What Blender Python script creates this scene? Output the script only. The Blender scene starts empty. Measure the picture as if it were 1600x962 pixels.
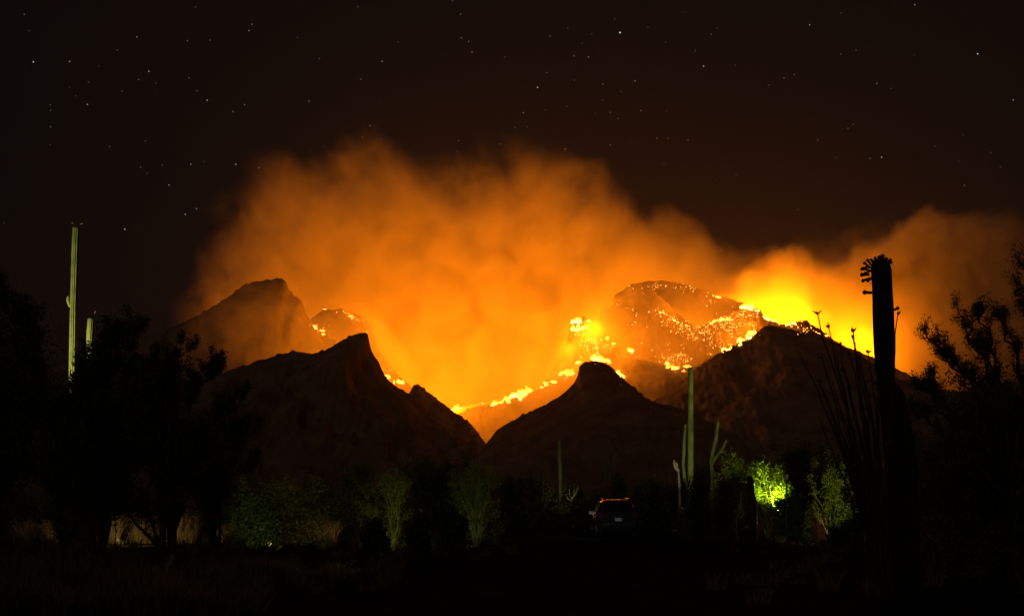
import bpy, bmesh, math, random
import numpy as np
from mathutils import Vector, Matrix, noise
from mathutils.bvhtree import BVHTree

SC = bpy.context.scene
COL = SC.collection
rng = random.Random(7)

# ------------------------------------------------------------------ camera
F, CX, HZ, CAMH = 1555.0, 800.0, 785.0, 1.6      # focal length in photo pixels, centre column, horizon row, eye height
cam = bpy.data.cameras.new('camera'); camo = bpy.data.objects.new('camera', cam); COL.objects.link(camo)
camo.location = (0, 0, CAMH); camo.rotation_euler = (math.radians(90), 0, 0)
cam.sensor_width = 36.0; cam.lens = 36.0 * F / 1600.0
cam.shift_y = (HZ - 481.0) / 1600.0
cam.clip_start = 0.1; cam.clip_end = 30000
SC.camera = camo

# ------------------------------------------------------------------ world: night sky
world = bpy.data.worlds.new('World'); SC.world = world; world.use_nodes = True
wn = world.node_tree; wn.nodes.clear()
wout = wn.nodes.new('ShaderNodeOutputWorld'); bg = wn.nodes.new('ShaderNodeBackground')
bg.inputs['Color'].default_value = (1.0, 0.86, 0.74, 1); bg.inputs['Strength'].default_value = 0.0031
wn.links.new(bg.outputs[0], wout.inputs['Surface'])

# weak fill added behind the viewer as town glow, lifting the mountain faces
sl = bpy.data.lights.new('town_glow_fill', 'SUN'); sl.energy = 0.085; sl.angle = math.radians(12); sl.color = (1.0, 0.72, 0.50)
so = bpy.data.objects.new('town_glow_fill', sl); COL.objects.link(so); so.rotation_euler = (math.radians(58), 0, math.radians(-22))

# ------------------------------------------------------------------ render settings
SC.view_settings.view_transform = 'Standard'; SC.view_settings.look = 'None'
SC.view_settings.exposure = 0.0; SC.view_settings.gamma = 1.0
cy = SC.cycles
cy.use_denoising = True; cy.denoiser = 'OPENIMAGEDENOISE'
cy.adaptive_threshold = 0.03
cy.max_bounces = 4; cy.diffuse_bounces = 2; cy.glossy_bounces = 2; cy.transmission_bounces = 3
cy.volume_bounces = 1; cy.transparent_max_bounces = 6
cy.volume_step_rate = 1.0; cy.volume_max_steps = 128
cy.sample_clamp_indirect = 3.0
cy.use_light_tree = True

# ------------------------------------------------------------------ helpers
def P(px, py, d):
    return Vector(((px - CX) / F * d, d, (HZ - py) / F * d + CAMH))

def link(o, parent=None):
    COL.objects.link(o)
    if parent: o.parent = parent
    return o

def tag(o, label=None, cat=None, group=None, kind=None):
    if label: o['label'] = label
    if cat: o['category'] = cat
    if group: o['group'] = group
    if kind: o['kind'] = kind
    return o

def empty(name, loc, label=None, cat=None, group=None, rz=0.0):
    o = bpy.data.objects.new(name, None); o.empty_display_size = 0.2
    o.location = loc; o.rotation_euler = (0, 0, rz)
    return tag(link(o), label, cat, group)

def mesh_obj(name, verts, faces, mat=None, parent=None, smooth=True):
    me = bpy.data.meshes.new(name)
    if isinstance(verts, np.ndarray) and isinstance(faces, np.ndarray):
        nv, nf, k = len(verts), len(faces), faces.shape[1]
        me.vertices.add(nv); me.vertices.foreach_set('co', np.ascontiguousarray(verts, dtype=np.float32).ravel())
        me.loops.add(nf * k); me.loops.foreach_set('vertex_index', np.ascontiguousarray(faces, dtype=np.int32).ravel())
        me.polygons.add(nf); me.polygons.foreach_set('loop_start', np.arange(0, nf * k, k, dtype=np.int32))
        me.polygons.foreach_set('loop_total', np.full(nf, k, dtype=np.int32))
        me.update(calc_edges=True)
    else:
        me.from_pydata([tuple(v) for v in verts], [], faces); me.update()
    if smooth: me.polygons.foreach_set('use_smooth', np.ones(len(me.polygons), dtype=bool))
    if mat: me.materials.append(mat)
    return link(bpy.data.objects.new(name, me), parent)

def copy_obj(o, parent=None):
    c = o.copy(); COL.objects.link(c); c.parent = parent
    return c

def copy_tree(o, parent=None):
    c = copy_obj(o, parent)
    for ch in list(o.children): copy_tree(ch, c)
    return c

class MB:
    def __init__(s): s.v = []; s.f = []
    def add(s, vs, fs):
        n = len(s.v); s.v += [Vector(v) for v in vs]; s.f += [tuple(i + n for i in f) for f in fs]
    def box(s, c, size, rz=0.0, taper=1.0):
        x, y, z = [a / 2 for a in size]; vs = []
        for sz in (-1, 1):
            t = taper if sz > 0 else 1.0
            for a, b in ((-1, -1), (1, -1), (1, 1), (-1, 1)):
                X, Y = a * x * t, b * y * t
                vs.append((c[0] + X * math.cos(rz) - Y * math.sin(rz), c[1] + X * math.sin(rz) + Y * math.cos(rz), c[2] + sz * z))
        s.add(vs, [(3, 2, 1, 0), (4, 5, 6, 7), (0, 1, 5, 4), (1, 2, 6, 5), (2, 3, 7, 6), (3, 0, 4, 7)])
    def tube(s, pts, rad, n=6, ribs=0, depth=0.0, cap=True):
        pts = [Vector(p) for p in pts]; m = len(pts); base = len(s.v)
        up = Vector((0.13, 1, 0.07)).normalized()
        for i, p in enumerate(pts):
            t = (pts[min(i + 1, m - 1)] - pts[max(i - 1, 0)])
            t = t.normalized() if t.length > 1e-9 else Vector((0, 0, 1))
            a = up.cross(t)
            if a.length < 1e-4: a = Vector((1, 0, 0)).cross(t)
            a.normalize(); b = t.cross(a)
            for k in range(n):
                ang = 2 * math.pi * k / n
                r = rad[i] * (1 - depth * (0.5 - 0.5 * math.cos(ribs * ang)) if ribs else 1)
                s.v.append(p + (a * math.cos(ang) + b * math.sin(ang)) * r)
        for i in range(m - 1):
            for k in range(n):
                k2 = (k + 1) % n
                s.f.append((base + i * n + k, base + i * n + k2, base + (i + 1) * n + k2, base + (i + 1) * n + k))
        if cap:
            s.f.append(tuple(base + k for k in reversed(range(n)))); s.f.append(tuple(base + (m - 1) * n + k for k in range(n)))
    def build(s, name, mat, parent=None, smooth=True):
        return mesh_obj(name, s.v, s.f, mat, parent, smooth)

# ------------------------------------------------------------------ materials
def mat_new(name):
    m = bpy.data.materials.new(name); m.use_nodes = True; m.node_tree.nodes.clear(); return m, m.node_tree

def mat_surface(name, c1, c2, scale=4.0, rough=0.85, bump=0.0, metallic=0.0, spec=0.3, transl=0.0, bscale=None):
    m, nt = mat_new(name); N = nt.nodes; L = nt.links
    out = N.new('ShaderNodeOutputMaterial'); bs = N.new('ShaderNodeBsdfPrincipled')
    co = N.new('ShaderNodeTexCoord'); no = N.new('ShaderNodeTexNoise'); rp = N.new('ShaderNodeValToRGB')
    no.inputs['Scale'].default_value = scale; no.inputs['Detail'].default_value = 5
    L.new(co.outputs['Object'], no.inputs['Vector']); L.new(no.outputs['Fac'], rp.inputs['Fac'])
    rp.color_ramp.elements[0].position = 0.32; rp.color_ramp.elements[1].position = 0.68
    rp.color_ramp.elements[0].color = (*c1, 1); rp.color_ramp.elements[1].color = (*c2, 1)
    L.new(rp.outputs['Color'], bs.inputs['Base Color'])
    bs.inputs['Roughness'].default_value = rough; bs.inputs['Metallic'].default_value = metallic
    bs.inputs['Specular IOR Level'].default_value = spec
    if bump > 0:
        b = N.new('ShaderNodeBump'); b.inputs['Strength'].default_value = bump
        n2 = N.new('ShaderNodeTexNoise'); n2.inputs['Scale'].default_value = bscale or scale * 5; n2.inputs['Detail'].default_value = 6
        L.new(co.outputs['Object'], n2.inputs['Vector']); L.new(n2.outputs['Fac'], b.inputs['Height']); L.new(b.outputs[0], bs.inputs['Normal'])
    if transl > 0:
        tr = N.new('ShaderNodeBsdfTranslucent'); mx = N.new('ShaderNodeMixShader'); mx.inputs[0].default_value = transl
        L.new(rp.outputs['Color'], tr.inputs['Color']); L.new(bs.outputs[0], mx.inputs[1]); L.new(tr.outputs[0], mx.inputs[2])
        L.new(mx.outputs[0], out.inputs['Surface'])
    else:
        L.new(bs.outputs[0], out.inputs['Surface'])
    return m

def mat_emit(name, col, strength):
    m, nt = mat_new(name)
    out = nt.nodes.new('ShaderNodeOutputMaterial'); e = nt.nodes.new('ShaderNodeEmission')
    e.inputs['Color'].default_value = (*col, 1); e.inputs['Strength'].default_value = strength
    nt.links.new(e.outputs[0], out.inputs['Surface'])
    m.cycles.emission_sampling = 'NONE'
    return m

def mat_flame(name, strength):
    # hotter and yellower at the base of the tongue, redder at its tip
    m, nt = mat_new(name); N = nt.nodes; L = nt.links
    out = N.new('ShaderNodeOutputMaterial'); e = N.new('ShaderNodeEmission')
    co = N.new('ShaderNodeTexCoord'); sp = N.new('ShaderNodeSeparateXYZ'); rp = N.new('ShaderNodeValToRGB')
    L.new(co.outputs['Generated'], sp.inputs[0]); L.new(sp.outputs['Z'], rp.inputs['Fac'])
    el = rp.color_ramp.elements
    el[0].position = 0.0; el[0].color = (1.0, 0.42, 0.07, 1); el[1].position = 1.0; el[1].color = (0.55, 0.10, 0.004, 1)
    k = el.new(0.55); k.color = (1.0, 0.30, 0.02, 1)
    L.new(rp.outputs['Color'], e.inputs['Color']); e.inputs['Strength'].default_value = strength
    L.new(e.outputs[0], out.inputs['Surface']); m.cycles.emission_sampling = 'NONE'
    return m

M = {}
M['rock'] = mat_surface('mountain_rock', (0.08, 0.07, 0.055), (0.20, 0.16, 0.12), 0.02, 0.95, 0.8, bscale=0.15)
M['shaded_rock'] = mat_surface('shaded_slope_rock', (0.075, 0.065, 0.052), (0.185, 0.155, 0.120), 0.02, 0.95, 0.8, bscale=0.15, spec=0.0)  # slightly darker copy of the rock, keeping near slopes dim against the firelight
M['flame'] = mat_flame('flame_glow', 6.0)
M['flame_hot'] = mat_flame('flame_white_hot', 14.0)
M['ember'] = mat_emit('ember_glow', (1.0, 0.33, 0.045), 7.0)
M['star'] = mat_emit('star_light', (0.80, 0.92, 1.0), 0.85)
M['star_dim'] = mat_emit('star_light_faint', (0.85, 0.9, 1.0), 0.30)

# ------------------------------------------------------------------ ground and mountains
def fbm(x, y, z, octaves=5, lac=2.1, gain=0.5):
    return noise.fractal(Vector((x, y, z)), 1.0, lac, octaves)

def mountain(name, crest, d, front, back, label, seed, jitter=3.0, step=5.0, steep=1.3, rel=1.0, ny=90):
    xs = [(a - CX) / F * d for a, b in crest]; zs = [(HZ - b) / F * d + CAMH for a, b in crest]
    X = np.arange(xs[0], xs[-1] + step, step); Zc = np.interp(X, xs, zs)
    V = []; nx = len(X); rows = []
    for j in range(ny + 1):
        t = j / ny
        rows.append(-front * (1 - t / 0.7) ** 1.25 if t < 0.7 else back * ((t - 0.7) / 0.3))
    for j, yy in enumerate(rows):
        u = abs(yy) / (front if yy < 0 else back)
        prof = max(0.0, 1 - u) ** steep
        for i in range(nx):
            x = X[i]
            w = fbm(x / 220 + seed, yy / 220, seed * 1.7) * 110 * min(1, (u * 1.6) ** 1.3)
            zc = float(np.interp(x + w, xs, zs))
            e = min(1, (x - xs[0]) / 120, (xs[-1] - x) / 120); e = max(e, 0)
            rid = 1 - abs(fbm(x / 130 + seed * 3, yy / 330, 3.3)) * 2
            fine = fbm(x / 34 + seed, yy / 34, 9.1 + seed)
            crag = abs(fbm(x / 13 + seed * 5, yy / 13, 2.0))
            z = zc * prof + rel * (rid - 0.4) * 42 * math.sin(math.pi * min(1, u * 1.02)) + rel * fine * (1.2 * jitter + 10 * min(1, u * 4)) * 0.7
            z += crag * (jitter * 3.2 + rel * 9 * min(1, u * 4)) * (1 if u < .97 else 0)
            z = z * e if e < 1 else z
            V.append((x, d + yy + rid * 12 * u, max(z, -4 - 10 * u if u > .95 else z)))
    V = np.array(V)
    idx = np.arange((ny + 1) * nx).reshape(ny + 1, nx)
    Fc = np.stack([idx[:-1, :-1], idx[:-1, 1:], idx[1:, 1:], idx[1:, :-1]], -1).reshape(-1, 4)
    # skirts down into the ground so the form is solid
    V[idx[0], 2] = -3; V[idx[-1], 2] = -3; V[idx[:, 0], 2] = -3; V[idx[:, -1], 2] = -3
    o = mesh_obj(name, V, Fc, M['shaded_rock'] if d < 2300 else M['rock'], None, True)
    tag(o, label, None, None, 'structure')
    return o, V, Fc

R = {}
R['peak'] = mountain('mountain', [(-200, 650), (-60, 640), (120, 622), (220, 612), (300, 596), (345, 584), (385, 571), (410, 563), (440, 554), (462, 549), (480, 552), (493, 552), (508, 548), (520, 541), (535, 532), (550, 525), (562, 521), (571, 521), (575, 523), (577, 534), (579, 546), (584, 556), (592, 568), (600, 584), (606, 594), (618, 604), (632, 612), (645, 620), (656, 634), (668, 645), (684, 656), (700, 668), (722, 684), (745, 704), (770, 726), (800, 750), (930, 778)], 1800, 620, 320,
    'dark pointed mountain at left with a steep right side above the shrubs', 1, 2.0, 3.0)
R['shoulder'] = mountain('ridge', [(560, 640), (590, 596), (603, 590), (622, 593), (637, 597), (646, 603), (652, 601), (660, 606), (668, 613), (680, 622), (692, 631), (704, 640), (716, 648), (730, 658), (742, 670), (755, 688), (775, 712), (800, 740), (900, 770)], 2150, 420, 250,
    'low rocky ridge behind the right foot of the pointed mountain', 2, 2.6, 3.5)
R['cliff'] = mountain('mountain', [(-400, 620), (-150, 600), (60, 572), (180, 540), (250, 520), (300, 500), (335, 478), (362, 462), (380, 446), (396, 440), (420, 438), (440, 436), (446, 440), (452, 454), (458, 462), (468, 468), (475, 480), (480, 494), (490, 506), (505, 520), (522, 532), (540, 548), (580, 580), (620, 610)], 2500, 600, 350,
    'tall blunt cliff at far left fading into orange smoke', 3, 3.2, 5.0)
R['burn_left'] = mountain('ridge', [(360, 640), (440, 560), (470, 520), (490, 494), (505, 485), (530, 485), (550, 489), (565, 496), (580, 512), (590, 545), (620, 585), (660, 620), (720, 668)], 2850, 420, 300,
    'smoky ridge with small fires between the cliff and the pointed mountain', 4, 3.0, 5.0)
R['knob'] = mountain('hill', [(590, 778), (735, 735), (755, 704), (764, 688), (772, 678), (790, 664), (815, 650), (845, 637), (870, 622), (884, 612), (895, 602), (903, 588), (905, 574), (912, 567), (925, 564), (938, 565), (950, 570), (960, 578), (968, 588), (985, 602), (1010, 622), (1050, 640), (1100, 665), (1160, 700)], 1850, 520, 300,
    'rounded knob hill in the centre with a fire line along its top', 5, 1.8, 3.0, rel=0.45)
R['front'] = mountain('hill', [(620, 780), (740, 755), (780, 712), (820, 688), (860, 664), (895, 640), (920, 628), (940, 622), (960, 616), (972, 613), (985, 617), (1000, 622), (1020, 629), (1045, 633), (1062, 638), (1085, 648), (1110, 660), (1135, 673), (1160, 690), (1190, 712), (1240, 745)], 1500, 520, 300,
    'dark broad hill in front of the knob hill', 6, 1.4, 3.0, rel=0.45)
R['valley'] = mountain('slope', [(560, 770), (655, 740), (680, 690), (695, 662), (707, 652), (730, 640), (765, 632), (800, 624), (830, 613), (855, 601), (880, 586), (905, 562), (930, 552), (965, 556), (1000, 562), (1040, 572), (1062, 577), (1082, 575), (1110, 560), (1135, 552), (1170, 560), (1250, 640)], 2450, 380, 320,
    'burning saddle slope between the two front hills with a long fire line', 7, 2.5, 4.0)
R['right'] = mountain('mountain', [(880, 720), (980, 655), (1055, 604), (1095, 572), (1125, 551), (1150, 540), (1168, 530), (1185, 518), (1194, 511), (1203, 509), (1215, 511), (1228, 514), (1240, 516), (1250, 519), (1262, 520), (1275, 525), (1290, 530), (1305, 537), (1325, 548), (1350, 560), (1375, 576), (1400, 592), (1440, 606), (1500, 612), (1600, 622), (1750, 640), (1950, 650)], 2200, 760, 400,
    'broad dark mountain at right behind the saguaros', 8, 2.4, 4.0, rel=0.45)
R['burn'] = mountain('slope', [(780, 660), (830, 618), (862, 588), (882, 548), (893, 508), (905, 497), (920, 496), (940, 488), (965, 474), (990, 462), (1008, 452), (1022, 454), (1035, 468), (1052, 484), (1070, 500), (1090, 514), (1110, 504), (1135, 492), (1155, 484), (1170, 478), (1185, 484), (1200, 499), (1225, 509), (1245, 504), (1258, 500), (1275, 512), (1300, 530), (1400, 590), (1500, 640)], 2780, 420, 300,
    'burning V shaped mountainside dotted with embers', 9, 3.0, 5.0)
R['far'] = mountain('ridge', [(900, 560), (930, 500), (960, 462), (985, 446), (1010, 440), (1035, 439), (1060, 442), (1085, 449), (1110, 458), (1135, 465), (1160, 474), (1185, 492), (1215, 522), (1300, 560)], 3120, 330, 300,
    'farthest arched ridge with a thin line of embers under the smoke', 10, 2.5, 6.0)

R['back'] = mountain('ridge', [(430, 700), (520, 645), (560, 626), (615, 620), (660, 632), (700, 640), (760, 628), (860, 604), (900, 575), (940, 545), (1000, 505), (1060, 480), (1125, 474), (1190, 508), (1245, 522), (1340, 548), (1450, 600), (1560, 660)], 3330, 200, 420,
    'back ridge under the smoke cloud hiding the largest fires', 12, 2.5, 6.0)
allv = []; allf = []; nb = 0
for k, (o, V, Fc) in R.items():
    allv.append(V); allf.append(Fc + nb); nb += len(V)
BVH = BVHTree.FromPolygons([Vector(v) for v in np.concatenate(allv)], [tuple(int(i) for i in f) for f in np.concatenate(allf)])
CAMP = Vector((0, 0, CAMH))
def on_slope(px, py):
    d = (P(px, py, 1000) - CAMP).normalized()
    h = BVH.ray_cast(CAMP, d, 6000)
    return (h[0], h[1]) if h[0] is not None else (None, None)

# ------------------------------------------------------------------ wildfire
def tongue_mesh(name, seed, mat):
    r = random.Random(seed); mb = MB()
    for t in range(3 + seed % 3):
        h = r.uniform(.45, 1.0); x = r.uniform(-.5, .5); y = r.uniform(-.4, .4); lean = r.uniform(-.35, .35)
        w = r.uniform(.20, .36)
        pts = [(x, y, -0.25), (x, y, .12 * h), (x + lean * .25, y, .4 * h), (x + lean * .6, y, .7 * h), (x + lean * r.uniform(.6, 1.5), y, h)]
        mb.tube(pts, [w * .8, w, w * .75, w * .42, .02], 6)
    o = mb.build(name, mat); me = o.data; bpy.data.objects.remove(o); return me
TONGUE = [tongue_mesh('flame', s, M['flame']) for s in range(4)]
TONGUE_HOT = [tongue_mesh('flame', s + 9, M['flame_hot']) for s in range(3)]

def fire_lamp(parent, loc, power, radius=14.0, col=(1.0, 0.21, 0.002)):
    ld = bpy.data.lights.new('fire_light', 'POINT'); ld.energy = power; ld.shadow_soft_size = radius; ld.color = col
    lo = bpy.data.objects.new('fire_light', ld); link(lo, parent); lo.location = loc
    return lo

PW = 6.4e6
def front(pts, n, size, label, lamps, hot=0.0, spread=2.5, seed=0):
    """a burning line: flame tongues standing on the mountainside along photo polyline pts"""
    r = random.Random(seed + 100)
    seg = [math.dist(pts[i], pts[i + 1]) for i in range(len(pts) - 1)]; tot = sum(seg)
    places = []; hubs = [r.random() for q in range(max(2, n // 7))]
    for i in range(n):
        for attempt in range(6):
            t = (r.random() if r.random() < .45 else min(1, max(0, hubs[r.randrange(len(hubs))] + r.gauss(0, .03)))) * tot; k = 0
            while k < len(seg) - 1 and t > seg[k]: t -= seg[k]; k += 1
            a, b = pts[k], pts[k + 1]; f = t / seg[k]
            px = a[0] + (b[0] - a[0]) * f + r.gauss(0, spread * .5); py = a[1] + (b[1] - a[1]) * f + r.gauss(0, spread)
            p, nn = on_slope(px, py)
            if p is not None: places.append((p, px, py)); break
    if not places: return None
    root = empty('wildfire', places[0][0], label, 'wildfire', 'fires burning on the mountains')
    for p, px, py in places:
        s = size * .55 * p.y / F * min(2.0, math.exp(r.gauss(-.35, .55)))
        me = r.choice(TONGUE_HOT if r.random() < hot else TONGUE)
        o = bpy.data.objects.new('flame', me); link(o, root)
        o.location = p - root.location; o.scale = (s * r.choice((.5, .7, 1.0, 1.5, 2.4)), s, s * r.uniform(.45, 1.25)); o.rotation_euler = (0, 0, r.uniform(-.6, .6))
    for lp in lamps:
        if len(lp) == 5:          # flameless lamp added in mid-air for fire glow behind the ridge: (px, distance, height, power, 'behind')
            p = Vector(((lp[0] - CX) / F * lp[1], lp[1], lp[2])); fire_lamp(root, p - root.location, lp[3] * PW, 75.0); continue
        px, py, pw, up = lp
        p, nn = on_slope(px, py)
        if p is None: p = places[len(places) // 2][0]
        fire_lamp(root, p + Vector((0, -30, up + 20)) - root.location, pw * PW * 0.30, 20.0)
    return root
front([(488, 508), (500, 516), (507, 523), (513, 524)], 13, 5.5, 'small fire at the foot of the far left cliff', [(505, 518, .10, 25)], .2, 1.6, 1)
front([(505, 483), (514, 482)], 3, 3.5, 'tiny lone fire above the fire at the cliff foot', [], 0, 1, 2)
front([(536, 486), (541, 489), (550, 496), (560, 500), (568, 502)], 13, 4.6, 'short broken fire line right of the far left cliff', [(552, 497, .12, 25)], .2, 1.3, 3)
front([(571, 512), (573, 518)], 3, 3.5, 'tiny fire just above the tip of the pointed mountain', [], 0, 1, 4)
front([(598, 583), (606, 591), (616, 596), (630, 599)], 14, 6.5, 'fire glowing behind the right side of the pointed mountain', [(612, 588, .14, 40), (615, 3150, 380, 7.4, 'behind')], .3, 1.2, 5)
front([(706, 636), (711, 641), (717, 636)], 12, 8, 'small fire at the low end of the rocky ridge', [(711, 636, .06, 25)], .3, 1.6, 6)
front([(752, 631), (756, 629)], 3, 4, 'tiny fire left of the long valley fire line', [], 0, 1, 7)
front([(768, 632), (782, 629), (792, 625), (798, 629)], 20, 8, 'low fire line at the left end of the valley', [(784, 626, .2, 30)], .25, 1.4, 8)
front([(812, 620), (820, 613), (830, 607), (842, 604)], 34, 12.5, 'widest brightest flames on the valley slope', [(828, 606, .5, 60), (700, 3290, 330, 2.8, 'behind'), (860, 3320, 430, 3.4, 'behind'), (640, 2420, 230, 2.0, 'behind')], .55, 2.2, 9)  # last lamp is an added fill that evens the smoke cloud's brightness
front([(844, 605), (856, 600), (868, 596)], 16, 8, 'middle flames climbing the valley slope', [(860, 596, .4, 35)], .3, 1.2, 10)
front([(872, 586), (884, 583), (895, 584)], 18, 9.5, 'flames just left of the knob hill top', [(884, 582, .8, 40)], .4, 1.5, 11)
front([(903, 566), (915, 561), (930, 560), (945, 564), (958, 569)], 30, 8, 'fire line along the top of the knob hill', [(925, 556, .6, 40)], .35, 1.8, 12)
front([(966, 583), (971, 588), (976, 591)], 8, 6, 'fire on the right shoulder of the knob hill', [(971, 586, .2, 20)], .4, 1.4, 13)
front([(892, 498), (903, 503), (914, 506), (920, 500), (912, 512), (898, 521), (894, 523)], 22, 7.5, 'hooked bright fire high on the slope above the knob hill', [(908, 508, .2, 45), (940, 3360, 560, 0.8, 'behind')], .5, 2.0, 14)
front([(948, 530), (960, 537)], 6, 5, 'small slanted fire above the knob hill', [(955, 534, .15, 20)], .2, 1.2, 15)
front([(971, 545), (980, 548), (992, 549)], 9, 6, 'flat fire on the slope right of the knob hill', [(983, 546, .2, 20)], .4, 1.2, 16)
front([(1034, 566), (1045, 571), (1058, 576), (1070, 577), (1078, 571)], 26, 5.5, 'curved fire line just above the tall central saguaro', [(1055, 570, .30, 25)], .3, 2.2, 17)
front([(1124, 549), (1135, 546), (1148, 541)], 16, 6.5, 'fire line on the left flank of the right mountain', [(1136, 543, .45, 25)], .4, 1.7, 18)
front([(1152, 536), (1162, 532), (1172, 526), (1180, 520)], 20, 8, 'bright fire climbing to the top of the right mountain', [(1168, 524, .7, 35)], .5, 1.8, 19)
front([(1100, 512), (1115, 504), (1135, 496), (1152, 489)], 20, 5, 'thin fire line up the right arm of the V slope', [(1128, 494, .5, 30)], .3, 1.2, 20)
front([(1030, 485), (1045, 495), (1060, 505), (1080, 514), (1095, 517)], 22, 4.2, 'broken fire line down the left arm of the V slope', [(1060, 498, .35, 30), (1085, 2965, 500, .35, 'behind')], .2, 2.0, 21)
front([(1160, 480), (1168, 477), (1178, 475), (1184, 480)], 30, 10, 'white hot fire where the two slopes meet', [(1172, 478, .8, 60)], .95, 2.6, 22)
front([(1192, 492), (1205, 503), (1235, 507), (1252, 502), (1258, 500), (1258, 502)], 14, 6.0, 'fire line inside the brightest yellow smoke', [(1195, 3560, 640, 2.2, 'behind'), (1235, 3600, 640, 3.3, 'behind')], .55, 2.2, 23)
front([(1270, 518), (1282, 521), (1292, 524)], 7, 4, 'low fire at the right end behind the right mountain', [(1340, 3600, 560, 2.5, 'behind')], .2, 1.0, 24)
front([(1112, 461), (1120, 463), (1126, 466)], 7, 5, 'small fire high under the right smoke', [(1118, 462, .2, 25), (1125, 3500, 700, 1.3, 'behind')], .4, 1.1, 25)

# embers scattered over the slopes, too many to count
def embers(name, regions, label, seed):
    r = random.Random(seed); mb = MB(); root = None
    octv = [(1, 0, 0), (-1, 0, 0), (0, 1, 0), (0, -1, 0), (0, 0, 1), (0, 0, -1)]
    octf = [(0, 2, 4), (2, 1, 4), (1, 3, 4), (3, 0, 4), (2, 0, 5), (1, 2, 5), (3, 1, 5), (0, 3, 5)]
    for pts, n, sp, size in regions:
        seg = [math.dist(pts[i], pts[i + 1]) for i in range(len(pts) - 1)]; tot = sum(seg)
        cl = []
        for i in range(n):
            if cl and r.random() < .45:
                c = r.choice(cl); px, py = c[0] + r.gauss(0, 3), c[1] + r.gauss(0, 2)
            else:
                t = r.random() * tot; k = 0
                while k < len(seg) - 1 and t > seg[k]: t -= seg[k]; k += 1
                a, b = pts[k], pts[k + 1]; f = t / max(seg[k], 1e-6)
                px = a[0] + (b[0] - a[0]) * f + r.gauss(0, sp); py = a[1] + (b[1] - a[1]) * f + r.gauss(0, sp * .7)
                cl.append((px, py))
            p, nn = on_slope(px, py)
            if p is None: continue
            s = size * p.y / F * r.choice((.3, .35, .45, .6, .8, 1.3)) * .38
            mb.add([p + Vector(v) * s * r.uniform(.8, 1.2) + Vector((0, -s, s * .4)) for v in octv], octf)
    o = mb.build(name, M['ember'], None, False); tag(o, label, None, None, 'stuff'); return o
embers('embers', [
    ([(975, 455), (1000, 448), (1040, 442), (1085, 450), (1115, 462)], 90, 6, 1.9),
    ([(1100, 468), (1110, 472), (1108, 476)], 16, 5, 2.2),
    ([(965, 470), (985, 478), (1000, 500), (1000, 530)], 50, 14, 1.6),
    ([(1025, 485), (1060, 508), (1095, 520), (1130, 505), (1165, 488)], 260, 8, 2.2),
    ([(1060, 525), (1100, 525), (1150, 505), (1190, 495)], 260, 12, 1.9),
    ([(1190, 490), (1230, 508), (1290, 520)], 60, 6, 1.8),
    ([(1110, 545), (1150, 530), (1175, 515)], 90, 9, 2.0),
    ([(1035, 560), (1055, 562), (1075, 560)], 110, 9, 2.2),
    ([(1010, 545), (1040, 545), (1100, 550)], 40, 12, 1.5)],
    'field of orange embers scattered over the V shaped burning slopes', 5)
embers('embers', [
    ([(905, 525), (925, 535), (940, 548), (930, 555)], 150, 10, 2.2),
    ([(890, 495), (915, 505), (925, 530)], 40, 8, 2.0),
    ([(770, 605), (820, 590), (880, 560), (900, 530)], 34, 14, 1.6),
    ([(700, 620), (712, 634), (730, 640)], 44, 7, 1.7),
    ([(752, 620), (800, 620)], 26, 8, 1.6),
    ([(860, 590), (895, 575)], 24, 5, 1.8)],
    'embers scattered above the knob hill and along the valley', 6)
embers('embers', [
    ([(485, 505), (500, 515), (515, 510)], 26, 6, 2.0),
    ([(500, 453), (515, 455), (520, 470)], 10, 5, 1.7),
    ([(530, 480), (550, 492), (570, 505)], 34, 6, 1.9),
    ([(600, 575), (615, 585)], 20, 5, 1.8)],
    'few embers near the far left cliff and the pointed mountain', 8)

# ------------------------------------------------------------------ smoke
def ramp_nodes(nt, src, x0, x1, pts, zmax):
    N, L = nt.nodes, nt.links
    mr = N.new('ShaderNodeMapRange'); mr.inputs['From Min'].default_value = x0; mr.inputs['From Max'].default_value = x1
    L.new(src, mr.inputs['Value'])
    rp = N.new('ShaderNodeValToRGB'); cr = rp.color_ramp; cr.interpolation = 'B_SPLINE'
    el = cr.elements
    for i, (x, z) in enumerate(pts):
        t = (x - x0) / (x1 - x0); v = max(0, z / zmax)
        e = el[i] if i < 2 else el.new(t)
        e.position = t; e.color = (v, v, v, 1)
    L.new(mr.outputs[0], rp.inputs['Fac'])
    m = N.new('ShaderNodeMath'); m.operation = 'MULTIPLY'; m.inputs[1].default_value = zmax
    L.new(rp.outputs['Color'], m.inputs[0])
    return m.outputs[0]

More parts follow.
